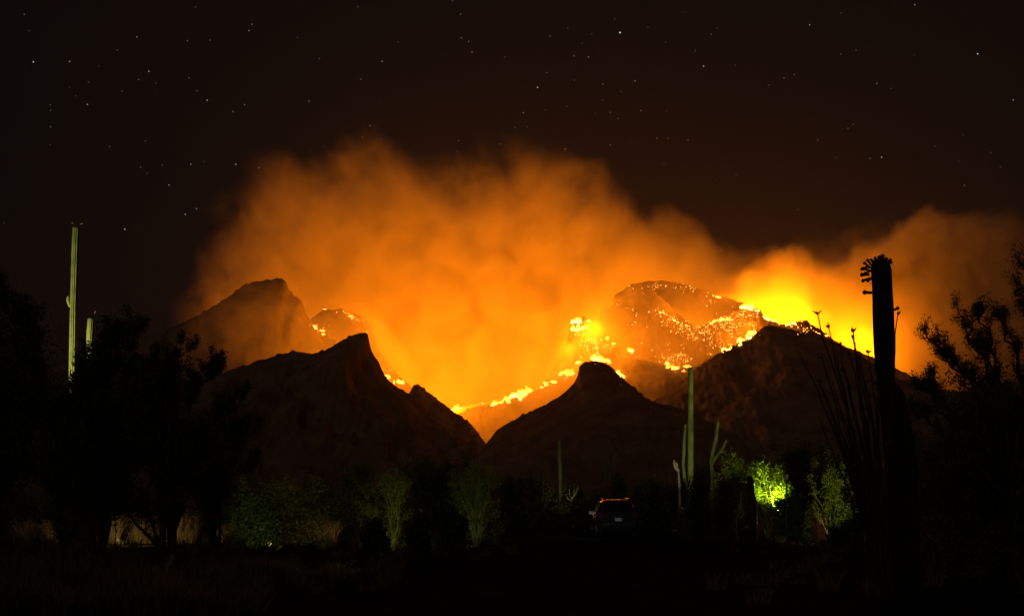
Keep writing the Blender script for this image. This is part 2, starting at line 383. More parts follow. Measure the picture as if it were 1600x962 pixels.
def smoke(name, prof, d, half, label, dens, soft, amp, nscale, seed, bottom=None, col=0.94, sharp=1.0, fade=(160, 160)):
    pts = [((px - CX) / F * d, max((HZ - py) / F * d, 0.0)) for px, py in prof]
    zmax = max(z for x, z in pts) * 1.05
    x0, x1 = pts[0][0], pts[-1][0]
    m, nt = mat_new(name + '_volume'); N, L = nt.nodes, nt.links
    out = N.new('ShaderNodeOutputMaterial'); vol = N.new('ShaderNodeVolumePrincipled')
    vol.inputs['Color'].default_value = (col, col * .96, col * .72, 1); vol.inputs['Anisotropy'].default_value = 0.0
    L.new(vol.outputs[0], out.inputs['Volume'])
    geo = N.new('ShaderNodeNewGeometry'); sp = N.new('ShaderNodeSeparateXYZ')
    def math_(op, a, b=None, clamp=False):
        q = N.new('ShaderNodeMath'); q.operation = op; q.use_clamp = clamp
        for i, v in enumerate((a, b)):
            if v is None: continue
            if isinstance(v, (int, float)): q.inputs[i].default_value = v
            else: L.new(v, q.inputs[i])
        return q.outputs[0]
    def tex(scale, detail, off, rough=.55):
        mp = N.new('ShaderNodeMapping'); mp.inputs['Location'].default_value = (off, off * .7, off * .3); mp.inputs['Scale'].default_value = (scale, scale * .8, scale)
        L.new(geo.outputs['Position'], mp.inputs['Vector'])
        t = N.new('ShaderNodeTexNoise'); t.inputs['Scale'].default_value = 1.0; t.inputs['Detail'].default_value = detail; t.inputs['Roughness'].default_value = rough
        t.inputs['Distortion'].default_value = 0.7
        L.new(mp.outputs[0], t.inputs['Vector']); return t.outputs['Fac']
    n1 = tex(nscale, 4.0, seed * 3.1); n2 = tex(nscale * 2.3, 3.0, seed * 7.7)
    L.new(geo.outputs['Position'], sp.inputs[0])
    # warp x a little so the outline billows
    wx = math_('ADD', sp.outputs['X'], math_('MULTIPLY', math_('SUBTRACT', n2, 0.5), amp * 1.2))
    top = ramp_nodes(nt, wx, x0, x1, pts, zmax)
    topn = math_('ADD', top, math_('MULTIPLY', math_('SUBTRACT', n1, 0.55), amp * 2.4))
    edge = math_('DIVIDE', math_('SUBTRACT', topn, sp.outputs['Z']), soft, True)
    if sharp != 1.0: edge = math_('POWER', edge, sharp)
    yy = math_('DIVIDE', math_('SUBTRACT', sp.outputs['Y'], float(d)), float(half))
    yf = math_('SUBTRACT', 1.0, math_('MULTIPLY', yy, yy), True)
    mod = math_('MULTIPLY', math_('SUBTRACT', n2, 0.32), 3.0, True)
    mod = math_('ADD', mod, 0.22)
    fx = math_('MULTIPLY', math_('DIVIDE', math_('SUBTRACT', sp.outputs['X'], x0), float(fade[0]), True), math_('DIVIDE', math_('SUBTRACT', x1, sp.outputs['X']), float(fade[1]), True))
    yf = math_('MULTIPLY', yf, fx)
    dd = math_('MULTIPLY', math_('MULTIPLY', edge, yf), math_('MULTIPLY', mod, dens))
    L.new(dd, vol.inputs['Density'])
    # hull: profile with margin, extruded in depth, closed
    X = np.linspace(x0, x1, 40); Z = np.interp(X, [p[0] for p in pts], [p[1] for p in pts]) + amp * 0.75
    vs = []; fs = []
    for yv in (d - half, d + half):
        for x, z in zip(X, Z): vs.append((x, yv, z))
        for x, z in zip(X, Z): vs.append((x, yv, 30.0 if bottom is None else bottom))
    n = len(X); h = 2 * n
    for i in range(n - 1):
        fs += [(i, n + i, n + i + 1, i + 1), (h + i, h + i + 1, h + n + i + 1, h + n + i), (i, i + 1, h + i + 1, h + i), (n + i, h + n + i, h + n + i + 1, n + i + 1)]
    fs += [(0, h, h + n, n), (n - 1, n + n - 1, h + n + n - 1, h + n - 1)]
    o = mesh_obj(name, vs, fs, m, None, False); tag(o, label, None, None, 'stuff')
    m.cycles.volume_sampling = 'MULTIPLE_IMPORTANCE'; m.cycles.volume_step_rate = STEP; m.cycles.homogeneous_volume = False
    return o
STEP = 0.18
smoke('smoke', [(190, 720), (270, 640), (325, 540), (360, 445), (390, 375), (420, 335), (455, 298), (488, 282), (525, 282), (565, 272), (605, 260), (640, 270), (680, 296), (730, 304), (780, 300), (830, 290), (875, 296), (920, 306), (962, 318), (990, 358), (1010, 405), (1040, 450), (1090, 490), (1170, 560), (1290, 700)],
      4000, 540, 'huge orange smoke cloud rising behind the left and central mountains', 0.011, 330, 175, 1 / 320, 1, fade=(950, 300))
smoke('smoke', [(860, 560), (930, 420), (985, 340), (1040, 330), (1090, 345), (1150, 380), (1220, 385), (1290, 380), (1340, 350), (1400, 345), (1480, 380), (1580, 480)],
      3850, 240, 'thin brown smoke veil between the two bright smoke clouds', 0.009, 260, 150, 1 / 330, 2)
smoke('smoke', [(1010, 480), (1060, 462), (1110, 445), (1150, 425), (1185, 405), (1215, 400), (1245, 420), (1280, 430), (1320, 420), (1355, 385), (1390, 350), (1440, 330), (1490, 345), (1540, 365), (1600, 375), (1680, 390), (1760, 450), (1850, 560)],
      3790, 295, 'bright yellow smoke billowing behind the right mountain', 0.020, 120, 160, 1 / 220, 3, fade=(200, 950))

smoke('smoke', [(455, 560), (480, 500), (510, 462), (545, 458), (590, 480), (630, 530), (670, 600)],
      2690, 90, 'small smoke drift over the ridge beside the far left cliff', 0.014, 60, 30, 1 / 120, 6)
smoke('smoke', [(200, 640), (260, 540), (320, 470), (380, 430), (450, 425), (500, 450), (560, 520), (610, 610)],
      2250, 75, 'faint smoke drift in front of the far left cliff', 0.007, 90, 30, 1 / 140, 7)
smoke('smoke', [(560, 700), (620, 620), (680, 560), (740, 530), (800, 520), (850, 510), (900, 500), (950, 520), (1000, 560), (1060, 640)],
      2260, 80, 'orange smoke hanging low over the valley fire line', 0.007, 120, 50, 1 / 150, 8)
smoke('smoke', [(830, 600), (870, 520), (905, 455), (950, 405), (1010, 385), (1060, 390), (1110, 415), (1160, 440), (1210, 480), (1270, 560)],
      2420, 60, 'thin orange smoke in front of the ember slopes', 0.010, 110, 50, 1 / 150, 9)
smoke('smoke', [(985, 560), (1020, 490), (1045, 462), (1080, 455), (1120, 460), (1150, 475), (1190, 540)],
      2955, 75, 'glowing smoke pocket between the V shaped slopes and the farthest ridge', 0.012, 60, 30, 1 / 120, 11)
# ------------------------------------------------------------------ haze in the air
def haze(dens):
    m, nt = mat_new('haze_air'); out = nt.nodes.new('ShaderNodeOutputMaterial'); v = nt.nodes.new('ShaderNodeVolumePrincipled')
    v.inputs['Color'].default_value = (0.92, 0.9, 0.88, 1); v.inputs['Density'].default_value = dens; v.inputs['Anisotropy'].default_value = 0.7
    nt.links.new(v.outputs[0], out.inputs['Volume']); m.cycles.volume_sampling = 'EQUIANGULAR'; m.cycles.homogeneous_volume = True
    mb = MB(); mb.box((0, 1688, 360), (7600, 3496, 722))
    o = mb.build('haze', m, None, False); tag(o, 'thin smoky air filling the valley', None, None, 'stuff')
haze(0.085e-4)

# ------------------------------------------------------------------ stars
def ico(name, mat):
    bm = bmesh.new(); bmesh.ops.create_icosphere(bm, subdivisions=1, radius=1.0); me = bpy.data.meshes.new(name); bm.to_mesh(me); bm.free(); me.materials.append(mat); return me
ME_STAR = ico('star', M['star']); ME_STARD = ico('star_faint', M['star_dim'])
A = [(139,259,2),(290,257,1),(571,155,1),(489,209,0),(781,171,1),(874,168,0),(620,298,2),(648,348,0),(578,332,0),(369,342,0),(290,364,0),(315,399,0),(209,437,0),(211,461,0),(364,436,1),(211,529,0),(208,604,0),(457,611,0),(586,697,0),(795,684,1),(704,771,1),(508,380,0),(821,380,0),(863,418,1),(1019,437,1),(787,325,0),(1037,128,1),(1050,102,0),(815,30,0),(1240,157,0),(1330,246,0),(1504,331,0),(1592,257,1),(1288,422,1),(1581,423,0),(1542,524,0),(1509,572,0),(1354,612,0),(983,685,1),(1079,698,1),(911,837,0),(819,870,1),(772,893,1),(1531,604,0),(1491,29,0),(412,275,0),(122,129,0),(606,588,0),(970,465,0),(614,723,0),(101,61,0),(849,672,0),(676,687,0)]
B = [(590,82,3),(511,143,1),(384,219,2),(220,131,1),(212,104,0),(193,95,0),(35,105,0),(302,143,0),(415,91,0),(407,182,0),(348,282,1),(457,267,0),(476,201,0),(475,140,0),(495,109,0),(547,210,0),(547,251,0),(592,229,0),(627,203,1),(566,281,0),(566,363,1),(704,106,0),(778,128,0),(799,166,1),(878,164,0),(832,71,0),(818,86,0),(660,68,0),(749,30,0),(1064,63,1),(1143,33,0),(1180,125,0),(1142,136,0),(1026,187,0),(962,213,0),(1000,196,0),(1232,209,1),(1268,222,0),(1327,13,1),(1326,138,0),(1484,135,2),(1573,250,1),(1084,350,1),(1160,321,0),(1173,311,0),(1215,396,0),(1244,393,2),(1449,337,0),(1436,402,0),(1451,463,1),(1377,366,0),(1541,417,0),(1517,382,0),(1131,394,0),(1035,524,0),(880,438,0),(847,520,0),(828,449,0),(760,350,1),(709,346,0),(683,346,0),(186,352,0),(181,378,0),(189,438,0),(498,500,1),(453,373,0),(358,317,0),(328,319,0),(585,297,0),(642,277,0),(528,285,0),(404,275,0),(700,411,0),(706,278,0),(576,48,0),(459,70,0),(519,85,0),(171,3,0),(192,36,0),(289,360,0)]
stars = [(a * .375, b * .375, c) for a, b, c in A] + [(600 + a * .625, b * .625, c) for a, b, c in B] + [(1071, 385, 1), (1127, 390, 1), (195, 358, 2), (6, 348, 0)]
SIZE = ('faint', 'clear', 'bright', 'brightest bluish')
COLN = [(110, 'far left edge'), (290, 'slender left saguaro'), (470, 'blunt left cliff'), (640, 'pointed mountain'), (800, 'valley fire'), (960, 'knob hill'), (1120, 'central saguaro'), (1300, 'right mountain'), (1450, 'big black saguaro'), (9999, 'right edge tree')]
ROWN = [(60, 'along the top edge over the'), (130, 'high over the'), (200, 'midway up over the'), (9999, 'low over the')]
ORD = ['leftmost', 'second', 'third', 'fourth', 'fifth', 'sixth', 'seventh', 'eighth', 'ninth', 'tenth']
cells = {}
for px, py, c in sorted(stars):
    cn = next(n for lim, n in COLN if px < lim); rn = next(n for lim, n in ROWN if py < lim)
    cells.setdefault((c, rn, cn), []).append((px, py))
for (c, rn, cn), lst in cells.items():
    for i, (px, py) in enumerate(lst):
        d = 9000.0
        o = bpy.data.objects.new('star', ME_STAR if c else ME_STARD); link(o); o.location = P(px, py, d)
        s = (0.62, 0.62, .86, 1.25)[c] * d / F * (1.0 + rng.uniform(-.12, .12)); o.scale = (s, s, s)
        lab = '%s star %s %s' % (SIZE[c], rn, cn)
        if len(lst) > 1: lab += ', ' + ORD[min(i, 9)] + (' of them' if i == 0 else ' from the left')
        tag(o, lab, 'star', 'stars in the night sky')
# ------------------------------------------------------------------ near ground
M['dirt'] = mat_surface('desert_dirt', (0.022, 0.018, 0.013), (0.055, 0.043, 0.031), 0.35, 1.0, 0.7, bscale=9, spec=0.0)
M['asphalt'] = mat_surface('asphalt', (0.014, 0.014, 0.015), (0.026, 0.025, 0.025), 1.2, 1.0, 0.5, bscale=60, spec=0.0)
M['bark'] = mat_surface('bark', (0.03, 0.025, 0.018), (0.07, 0.055, 0.04), 9, 0.9, 0.8)
M['green_bark'] = mat_surface('green_bark', (0.14, 0.16, 0.06), (0.26, 0.28, 0.11), 6, 0.8, 0.4)
M['leaf'] = mat_surface('mesquite_leaf', (0.045, 0.075, 0.020), (0.10, 0.15, 0.035), 3, 0.7, spec=.08, transl=.3)
M['leaf_bright'] = mat_surface('palo_verde_leaf', (0.09, 0.14, 0.012), (0.17, 0.24, 0.022), 3, 0.7, spec=.08, transl=.3)
M['leaf_olive'] = mat_surface('creosote_leaf', (0.07, 0.085, 0.025), (0.14, 0.15, 0.045), 3, 0.7, spec=.08, transl=.3)
M['cactus'] = mat_surface('cactus_skin', (0.12, 0.145, 0.05), (0.22, 0.24, 0.10), 2.5, 0.7, 0.5, bscale=30)
M['cactus_black'] = mat_surface('cactus_silhouette', (0.012, 0.011, 0.009), (0.035, 0.030, 0.024), 4, 0.9, 0.6)  # cactus skin blackened so the unlit stems read as silhouettes
M['rust'] = mat_surface('rusty_brown_paint', (0.09, 0.03, 0.015), (0.14, 0.055, 0.03), 4, 0.9)
M['spine'] = mat_surface('cactus_spines', (0.30, 0.28, 0.2), (0.45, 0.42, 0.32), 8, 0.8)
M['stalk'] = mat_surface('ocotillo_stalk', (0.03, 0.028, 0.02), (0.07, 0.06, 0.045), 12, 0.9, 0.6)
M['bud'] = mat_surface('cactus_fruit', (0.12, 0.05, 0.03), (0.2, 0.12, 0.05), 12, 0.8)
M['straw'] = mat_surface('dry_grass', (0.28, 0.20, 0.085), (0.46, 0.36, 0.17), 1.5, 0.85, transl=.25)
M['sage'] = mat_surface('pale_grass', (0.07, 0.07, 0.035), (0.13, 0.13, 0.07), 2.5, 0.85, transl=.25)
M['stone'] = mat_surface('pale_stone', (0.22, 0.19, 0.16), (0.42, 0.37, 0.32), 3, 0.9, 0.8)
M['red_stone'] = mat_surface('reddish_stone', (0.24, 0.13, 0.075), (0.38, 0.22, 0.13), 3, 0.9, 0.8)
M['adobe'] = mat_surface('terracotta_plaster', (0.28, 0.105, 0.05), (0.40, 0.17, 0.085), 2.2, 0.92, 0.5)
M['metal_black'] = mat_surface('black_metal', (0.02, 0.02, 0.02), (0.03, 0.03, 0.03), 5, 0.35, spec=.6)
M['metal_grey'] = mat_surface('grey_metal', (0.30, 0.31, 0.32), (0.38, 0.39, 0.4), 5, 0.35, metallic=.7)
M['paint'] = mat_surface('dark_car_paint', (0.016, 0.017, 0.020), (0.020, 0.021, 0.024), 2, 0.42, spec=.12)
M['glass'] = mat_surface('dark_window_glass', (0.006, 0.006, 0.007), (0.008, 0.008, 0.009), 2, 0.05, spec=.9)
M['rubber'] = mat_surface('tyre_rubber', (0.018, 0.018, 0.018), (0.03, 0.03, 0.03), 12, 0.8)
M['chrome'] = mat_surface('bright_trim', (0.55, 0.55, 0.56), (0.65, 0.65, 0.66), 5, 0.22, metallic=1.0)
M['red_lens'] = mat_surface('red_lens', (0.08, 0.006, 0.005), (0.11, 0.01, 0.008), 5, 0.15, spec=.8)
M['plate'] = mat_surface('plate_metal', (0.4, 0.4, 0.42), (0.5, 0.5, 0.52), 5, 0.4)
M['lens'] = mat_surface('lamp_glass', (0.5, 0.5, 0.45), (0.6, 0.6, 0.55), 5, 0.2)

gx = np.concatenate([-np.geomspace(6500, 60, 22), np.linspace(-50, 50, 60), np.geomspace(60, 6500, 22)])
gy = np.concatenate([np.linspace(-40, 90, 90), np.geomspace(95, 7000, 40)])
GX, GY = np.meshgrid(gx, gy)
GZ = np.zeros_like(GX)
for j in range(GX.shape[0]):
    for i in range(GX.shape[1]):
        x, y = GX[j, i], GY[j, i]
        GZ[j, i] = -0.02 + 0.05 * noise.noise(Vector((x * .25, y * .25, 0))) * (1 if y < 100 else 0)
V = np.stack([GX, GY, GZ - 0.03], -1).reshape(-1, 3)
ii = np.arange(GX.size).reshape(GX.shape)
Fc = np.stack([ii[:-1, :-1], ii[:-1, 1:], ii[1:, 1:], ii[1:, :-1]], -1).reshape(-1, 4)
tag(mesh_obj('desert_ground', V, Fc, M['dirt']), 'dark desert ground stretching to the mountains', None, None, 'structure')
# asphalt drive running from bottom left towards the parked car
def G(px, py, z=0.0):
    d = (CAMH - z) * F / (py - HZ); return Vector(((px - CX) / F * d, d, z))
left = [G(300, 1010), G(395, 950), G(470, 920), G(550, 897), (G(620, 880)), G(700, 868), G(790, 857), G(860, 845), G(900, 836)]
right = [Vector((9, left[0].y, 0)), Vector((9.5, left[1].y, 0)), Vector((10, left[2].y, 0)), Vector((10.5, left[3].y, 0)), Vector((11, left[4].y, 0)), Vector((11, left[5].y, 0)), Vector((9.5, left[6].y, 0)), Vector((8.5, left[7].y, 0)), Vector((8, left[8].y, 0))]
l0 = Vector((left[0].x, -20, 0)); r0 = Vector((9, -20, 0)); l1 = Vector((3.0, 70, 0)); r1 = Vector((7.5, 70, 0))
LL = [l0] + left + [l1]; RR = [r0] + right + [r1]
vs = []; 
for a, b in zip(LL, RR): vs += [(a.x, a.y, .035), (b.x, b.y, .035)]
for a, b in zip(LL, RR): vs += [(a.x - .1, a.y, -.12), (b.x + .1, b.y, -.12)]
n = len(LL); fs = []
for i in range(n - 1):
    a = 2 * i; c = 2 * n + 2 * i
    fs += [(a, a + 1, a + 3, a + 2), (a, a + 2, c + 2, c), (a + 1, c + 1, c + 3, a + 3)]
tag(mesh_obj('driveway', vs, fs, M['asphalt'], None, False), 'black asphalt drive curving towards the parked car', None, None, 'structure')

# ------------------------------------------------------------------ plants
def leaf_mesh(pts, n, spread, size, r, mat, name='crown', parent=None, elong=2.2, droop=0.0):
    """many leaf-sized diamonds scattered round the twig points"""
    pts = np.array([tuple(p) for p in pts]); g = np.random.default_rng(r.randrange(1 << 30))
    c = pts[g.integers(0, len(pts), n)] + g.normal(0, 1, (n, 3)) * spread * np.array([1, 1, .75])
    a = g.normal(0, 1, (n, 3)); a[:, 2] -= droop; a /= np.linalg.norm(a, axis=1)[:, None]
    b = np.cross(a, g.normal(0, 1, (n, 3))); b /= np.linalg.norm(b, axis=1)[:, None]
    s = size * g.uniform(.5, 1.3, (n, 1))
    nn = np.cross(a, b) * s * .18
    V = np.stack([c - a * s * elong / 2, c + b * s / 2 + nn, c + a * s * elong / 2, c - b * s / 2 + nn], 1).reshape(-1, 3)
    V[:, 2] = np.maximum(V[:, 2], 0.03)
    Fc = np.arange(n * 4).reshape(n, 4)
    return mesh_obj(name, V, Fc, mat, parent, False)

def twig(mb, p, d, L, r0, depth, r, tips, up=.25, kids=(2, 4), wig=.35, segs=4, ang=.7, n=5, decay=.62):
    pts = [p.copy()]; rad = [r0]; q = p.copy(); dd = d.normalized()
    for i in range(segs):
        dd = (dd + Vector((r.gauss(0, wig), r.gauss(0, wig), r.gauss(0, wig) + up)) * .35).normalized()
        q = q + dd * L / segs; pts.append(q.copy()); rad.append(r0 * (1 - .55 * (i + 1) / segs))
        if depth == 0: tips.append(q.copy())
    mb.tube(pts, rad, max(3, n), cap=False)
    if depth > 0:
        tips_here = r.randint(*kids)
        for k in range(tips_here + 1):
            i = segs if k == 0 else r.randint(1, segs)
            axis = Vector((r.gauss(0, 1), r.gauss(0, 1), r.gauss(0, 1))).normalized()
            nd = (dd + axis * ang * r.uniform(.7, 1.3)).normalized()
            twig(mb, pts[i], nd, L * decay * r.uniform(.8, 1.15), rad[i] * .62, depth - 1, r, tips, up, kids, wig, segs, ang, max(3, n - 1), decay)

def tree(name, loc, H, W, label, cat, seed, leaf='leaf', bark='bark', nleaf=9000, lsize=.05, stems=3, depth=3, group=None, spread=None, low=.12, up=.3):
    r = random.Random(seed); root = empty(name, loc, label, cat, group)
    tips = []; st = MB(); tw = MB()
    for s in range(stems):
        a = 2 * math.pi * (s + r.random() * .5) / stems
        lean = Vector((math.cos(a) * W / H * .55, math.sin(a) * W / H * .55, 1)).normalized()
        L = H * .42; pts = [Vector((math.cos(a) * .08, math.sin(a) * .08, -.1))]; rad = [.035 * H ** .8]; d = lean
        for i in range(4):
            d = (d + Vector((r.gauss(0, .13), r.gauss(0, .13), .05))).normalized(); pts.append(pts[-1] + d * L / 4); rad.append(rad[0] * (1 - .13 * (i + 1)))
        st.tube(pts, rad, 7)
        for k in range(5 if stems < 4 else 3):
            i = r.choice((1, 2, 3, 4, 4)); ax = Vector((r.gauss(0, 1), r.gauss(0, 1), abs(r.gauss(.2, .5)))).normalized()
            nd = (d * .7 + ax * .9).normalized(); nd.x *= max(1, W / H); nd.y *= max(1, W / H)
            twig(tw, pts[i], nd, H * .33, rad[i] * .55, depth - 1, r, tips, up)
    # fit to the wanted height and width
    mz = max(t.z for t in tips); mx = max(max(abs(t.x), abs(t.y)) for t in tips)
    fz, fx = H / mz, W / 2 / mx
    for coll in (st.v, tw.v, tips):
        for v in coll: v.x *= fx; v.y *= fx; v.z *= fz
    st.build('trunk', M[bark], root); tw.build('branches', M[bark], root)
    if low:          # foliage hanging down to the ground round the stems
        for k in range(int(len(tips) * low)):
            a = r.uniform(0, 2 * math.pi); q = r.uniform(.1, .46) * W; tips.append(Vector((math.cos(a) * q, math.sin(a) * q, r.uniform(.06, .5) * H)))
    leaf_mesh(tips, nleaf, spread or H * (.022 if seed in (24, 25, 27, 16, 18) else .035), lsize, r, M[leaf], 'crown', root, 2.4)
    return root

TREES = [
    (1088, 42, 742, 50, 'shrub', 'dark bush hiding the foot of the tall central saguaro', 55, 'leaf', 'bark', 9000, .05, 5),
    (1128, 42, 748, 50, 'shrub', 'dark olive bush in front of the curved forked saguaro', 56, 'leaf_olive', 'bark', 9000, .05, 5),
    (588, 28.5, 806, 46, 'shrub', 'low black bush in front of the left side of the lit palo verde', 57, 'leaf', 'bark', 9000, .04, 5),
    (652, 28.5, 800, 40, 'shrub', 'low black bush in front of the right side of the lit palo verde', 58, 'leaf', 'bark', 9000, .04, 5),
    (706, 32, 792, 50, 'shrub', 'low black bush in front of the dim palo verde', 59, 'leaf', 'bark', 9000, .04, 5),
    (392, 34, 748, 90, 'shrub', 'dark bush between the left tree mass and the olive shrub', 60, 'leaf', 'bark', 11000, .04, 5),
    # px
    (150, 27, 562, 250, 'mesquite_tree', 'broad dark mesquite filling the gap between the two left trees', 51, 'leaf', 'bark', 60000, .04, 4),
    (335, 28, 640, 130, 'mesquite_tree', 'lower dark mesquite at the right end of the left tree mass', 52, 'leaf', 'bark', 34000, .04, 4),
    (1575, 19, 548, 290, 'palo_verde', 'dense dark spreading bush filling the right edge', 53, 'leaf', 'bark', 60000, .03, 7),
    (1490, 22, 640, 170, 'palo_verde', 'lower dark bush between the big saguaro and the right edge', 54, 'leaf', 'bark', 36000, .03, 6),
    (262, 24, 548, 235, 'mesquite_tree', 'dark mesquite tree right of the left saguaro with a wide feathery crown', 11, 'leaf', 'bark', 60000, .034, 3),
    (-5, 21, 436, 215, 'mesquite_tree', 'tall black mesquite tree at the left edge', 12, 'leaf', 'bark', 60000, .034, 3),
    (440, 36, 727, 160, 'shrub', 'olive shrub with lit top under the left foot of the pointed mountain', 13, 'leaf_olive', 'bark', 13000, .05, 5),
    (340, 48, 718, 150, 'shrub', 'dark shrub behind the dry grass left of the olive shrub', 14, 'leaf', 'bark', 11000, .05, 4),
    (560, 44, 722, 110, 'shrub', 'black bush just behind the left side of the lit palo verde', 15, 'leaf', 'bark', 11000, .06, 4),
    (612, 34, 728, 118, 'palo_verde', 'palo verde bush with pale lit stems in the centre left', 16, 'leaf_bright', 'green_bark', 12000, .028, 7),
    (690, 52, 702, 140, 'tree', 'dark rounded tree between the two palo verdes', 17, 'leaf', 'bark', 17000, .07, 3),
    (745, 38, 712, 110, 'palo_verde', 'dim green palo verde right of the lit one', 18, 'leaf_bright', 'green_bark', 11000, .032, 8),
    (800, 58, 742, 90, 'shrub', 'dark low shrub left of the small central saguaro', 19, 'leaf', 'bark', 9000, .07, 4),
    (880, 62, 752, 120, 'shrub', 'dark low shrub at the foot of the small central saguaro', 20, 'leaf_olive', 'bark', 9000, .07, 4),
    (960, 66, 738, 150, 'tree', 'black round tree directly behind the parked car', 21, 'leaf', 'bark', 16000, .08, 4),
    (1035, 60, 744, 90, 'shrub', 'black shrub right behind the car', 22, 'leaf', 'bark', 9000, .07, 4),
    (1085, 56, 716, 110, 'tree', 'dark tree at the foot of the tall central saguaro', 23, 'leaf', 'bark', 14000, .065, 3),
    (1145, 50, 700, 95, 'tree', 'dim green tree left of the brightly lit tree', 24, 'leaf_bright', 'green_bark', 8000, .045, 5),
    (1200, 46, 708, 78, 'tree', 'small tree lit bright yellow green by the garden light', 25, 'leaf_bright', 'green_bark', 5200, .045, 5),
    (1250, 60, 688, 150, 'tree', 'tall black tree behind the brightly lit tree', 26, 'leaf', 'bark', 19000, .075, 3),
    (1302, 38, 702, 70, 'tree', 'half lit green tree beside the ocotillo', 27, 'leaf_bright', 'green_bark', 4800, .042, 5),
    (1340, 50, 680, 120, 'tree', 'black tree behind the ocotillo', 28, 'leaf', 'bark', 12000, .07, 3),
    (1455, 34, 660, 130, 'tree', 'dim dark green tree just right of the big black saguaro', 30, 'leaf', 'bark', 13000, .055, 3),
    (505, 50, 742, 90, 'shrub', 'low dark shrub between the olive shrub and the black bush', 31, 'leaf', 'bark', 8000, .06, 4),
    (225, 49, 735, 150, 'shrub', 'shrub with yellowish leaves above the dry grass under the mesquite', 32, 'leaf_olive', 'bark', 10000, .055, 4),
    (110, 50, 740, 150, 'shrub', 'shrub behind the trunk of the tall mesquite', 33, 'leaf', 'bark', 9000, .06, 4),
    (1240, 44, 772, 62, 'shrub', 'round black clipped bush under the brightly lit tree', 34, 'leaf', 'bark', 9000, .05, 4),
    (1318, 37, 778, 60, 'shrub', 'small dark bush with glints beside the terracotta pillar', 35, 'leaf', 'bark', 6000, .05, 4),
    (1262, 41, 783, 15, 'shrub', 'tiny yellow green plant between the lamp post and the terracotta pillar', 36, 'leaf_bright', 'green_bark', 500, .06, 3),
]
for px, d, top, wpx, nm, lab, sd, lf, bk, nl, ls, stn in TREES:
    H = (HZ - top) / F * d + CAMH; W = wpx / F * d
    tree(nm, (P(px, HZ, d).x, d, 0), H, W, lab, 'shrub' if nm == 'shrub' else 'tree', sd, lf, bk, int(nl * .9), ls, stn, 3, low=(0 if nm == 'mesquite_tree' or sd in (24, 25, 27) else .2 if nm == 'palo_verde' else .6 if d > 25 and top > 700 else .25))

# big feathery palo verde at the right edge, built along its real branches
def guide_tree(name, base, d, guides, label, seed, nleaf, lsize, sub=13, tl=.75):
    r = random.Random(seed); bz = Vector((P(base, HZ, d).x, d, 0)); root = empty(name, bz, label, 'tree')
    st = MB(); tw = MB(); tips = []
    for gi, g in enumerate(guides):
        pts = [P(a, b, d + dy) - bz for a, b, dy in g]
        full = []
        for i in range(len(pts) - 1):
            for k in range(4): full.append(pts[i].lerp(pts[i + 1], k / 4) + Vector((r.gauss(0, .03), r.gauss(0, .05), r.gauss(0, .03))))
        full.append(pts[-1]); m = len(full)
        r0 = .085 if gi == 0 else .04
        rad = [r0 * (1 - .9 * (i / (m - 1)) ** .8) + .006 for i in range(m)]
        (st if gi == 0 else tw).tube(full, rad, 6, cap=False)
        for k in range(sub):
            i = r.randint(m // 4, m - 1); dd = (full[min(i + 1, m - 1)] - full[i - 1]).normalized()
            nd = (dd + Vector((r.gauss(0, .5), r.gauss(0, .6), r.gauss(.25, .5)))).normalized()
            twig(tw, full[i], nd, tl * r.uniform(.6, 1.2), rad[i] * .5 + .003, 1, r, tips, .75, (2, 4), .28, 4, .55, 3, .7)
        tips += full[m * 2 // 3:]
    st.build('trunk', M['bark'], root); tw.build('branches', M['bark'], root)
    leaf_mesh(tips, nleaf, .045, lsize, r, M['leaf'], 'crown', root, 2.6)
    return root
guide_tree('palo_verde', 1590, 17, [
    [(1590, 940, 0), (1588, 850, 0), (1585, 760, 0)],
    [(1585, 780, 0), (1560, 690, .3), (1520, 600, .2), (1478, 545, 0), (1448, 525, 0)],
    [(1585, 780, 0), (1570, 680, -.4), (1545, 580, -.2), (1515, 525, 0), (1500, 492, 0)],
    [(1585, 770, 0), (1580, 660, 0), (1560, 570, 0), (1545, 520, 0), (1530, 492, 0)],
    [(1585, 770, 0), (1600, 650, .4), (1592, 560, .2), (1572, 520, 0), (1560, 496, 0)],
    [(1585, 770, 0), (1625, 650, 0), (1635, 560, 0), (1615, 510, 0), (1600, 488, 0)],
    [(1585, 780, 0), (1550, 710, 0), (1500, 650, 0), (1462, 622, 0), (1445, 612, 0)],
    [(1585, 790, 0), (1540, 740, -.3), (1490, 690, 0), (1450, 655, 0), (1432, 650, 0)],
    [(1585, 790, 0), (1530, 730, .6), (1490, 665, .4), (1465, 640, 0), (1450, 590, 0)],
    [(1585, 780, 0), (1560, 640, .7), (1530, 600, .7), (1490, 575, .4), (1468, 560, .4)],
    [(1585, 790, 0), (1560, 660, -.8), (1575, 620, -.6), (1540, 560, -.4), (1520, 540, 0)],
    [(1585, 790, 0), (1620, 700, .5), (1640, 640, .4), (1650, 560, 0), (1640, 500, 0)],
], 'dark feathery palo verde with upswept branches at the right edge', 41, 42000, .016, 26, .20)
guide_tree('mesquite_tree', 1720, 15, [
    [(1720, 960, 0), (1715, 760, 0), (1705, 600, 0)],
    [(1705, 620, 0), (1680, 520, 0), (1640, 470, 0), (1598, 452, 0), (1588, 462, 0)],
    [(1705, 620, 0), (1690, 480, 0), (1640, 430, 0), (1605, 425, 0), (1596, 415, 0)],
    [(1705, 620, 0), (1720, 480, 0), (1690, 400, 0), (1640, 380, 0)],
], 'dark branch tips of a tree reaching in at the upper right edge', 42, 3500, .015, 9, .25)
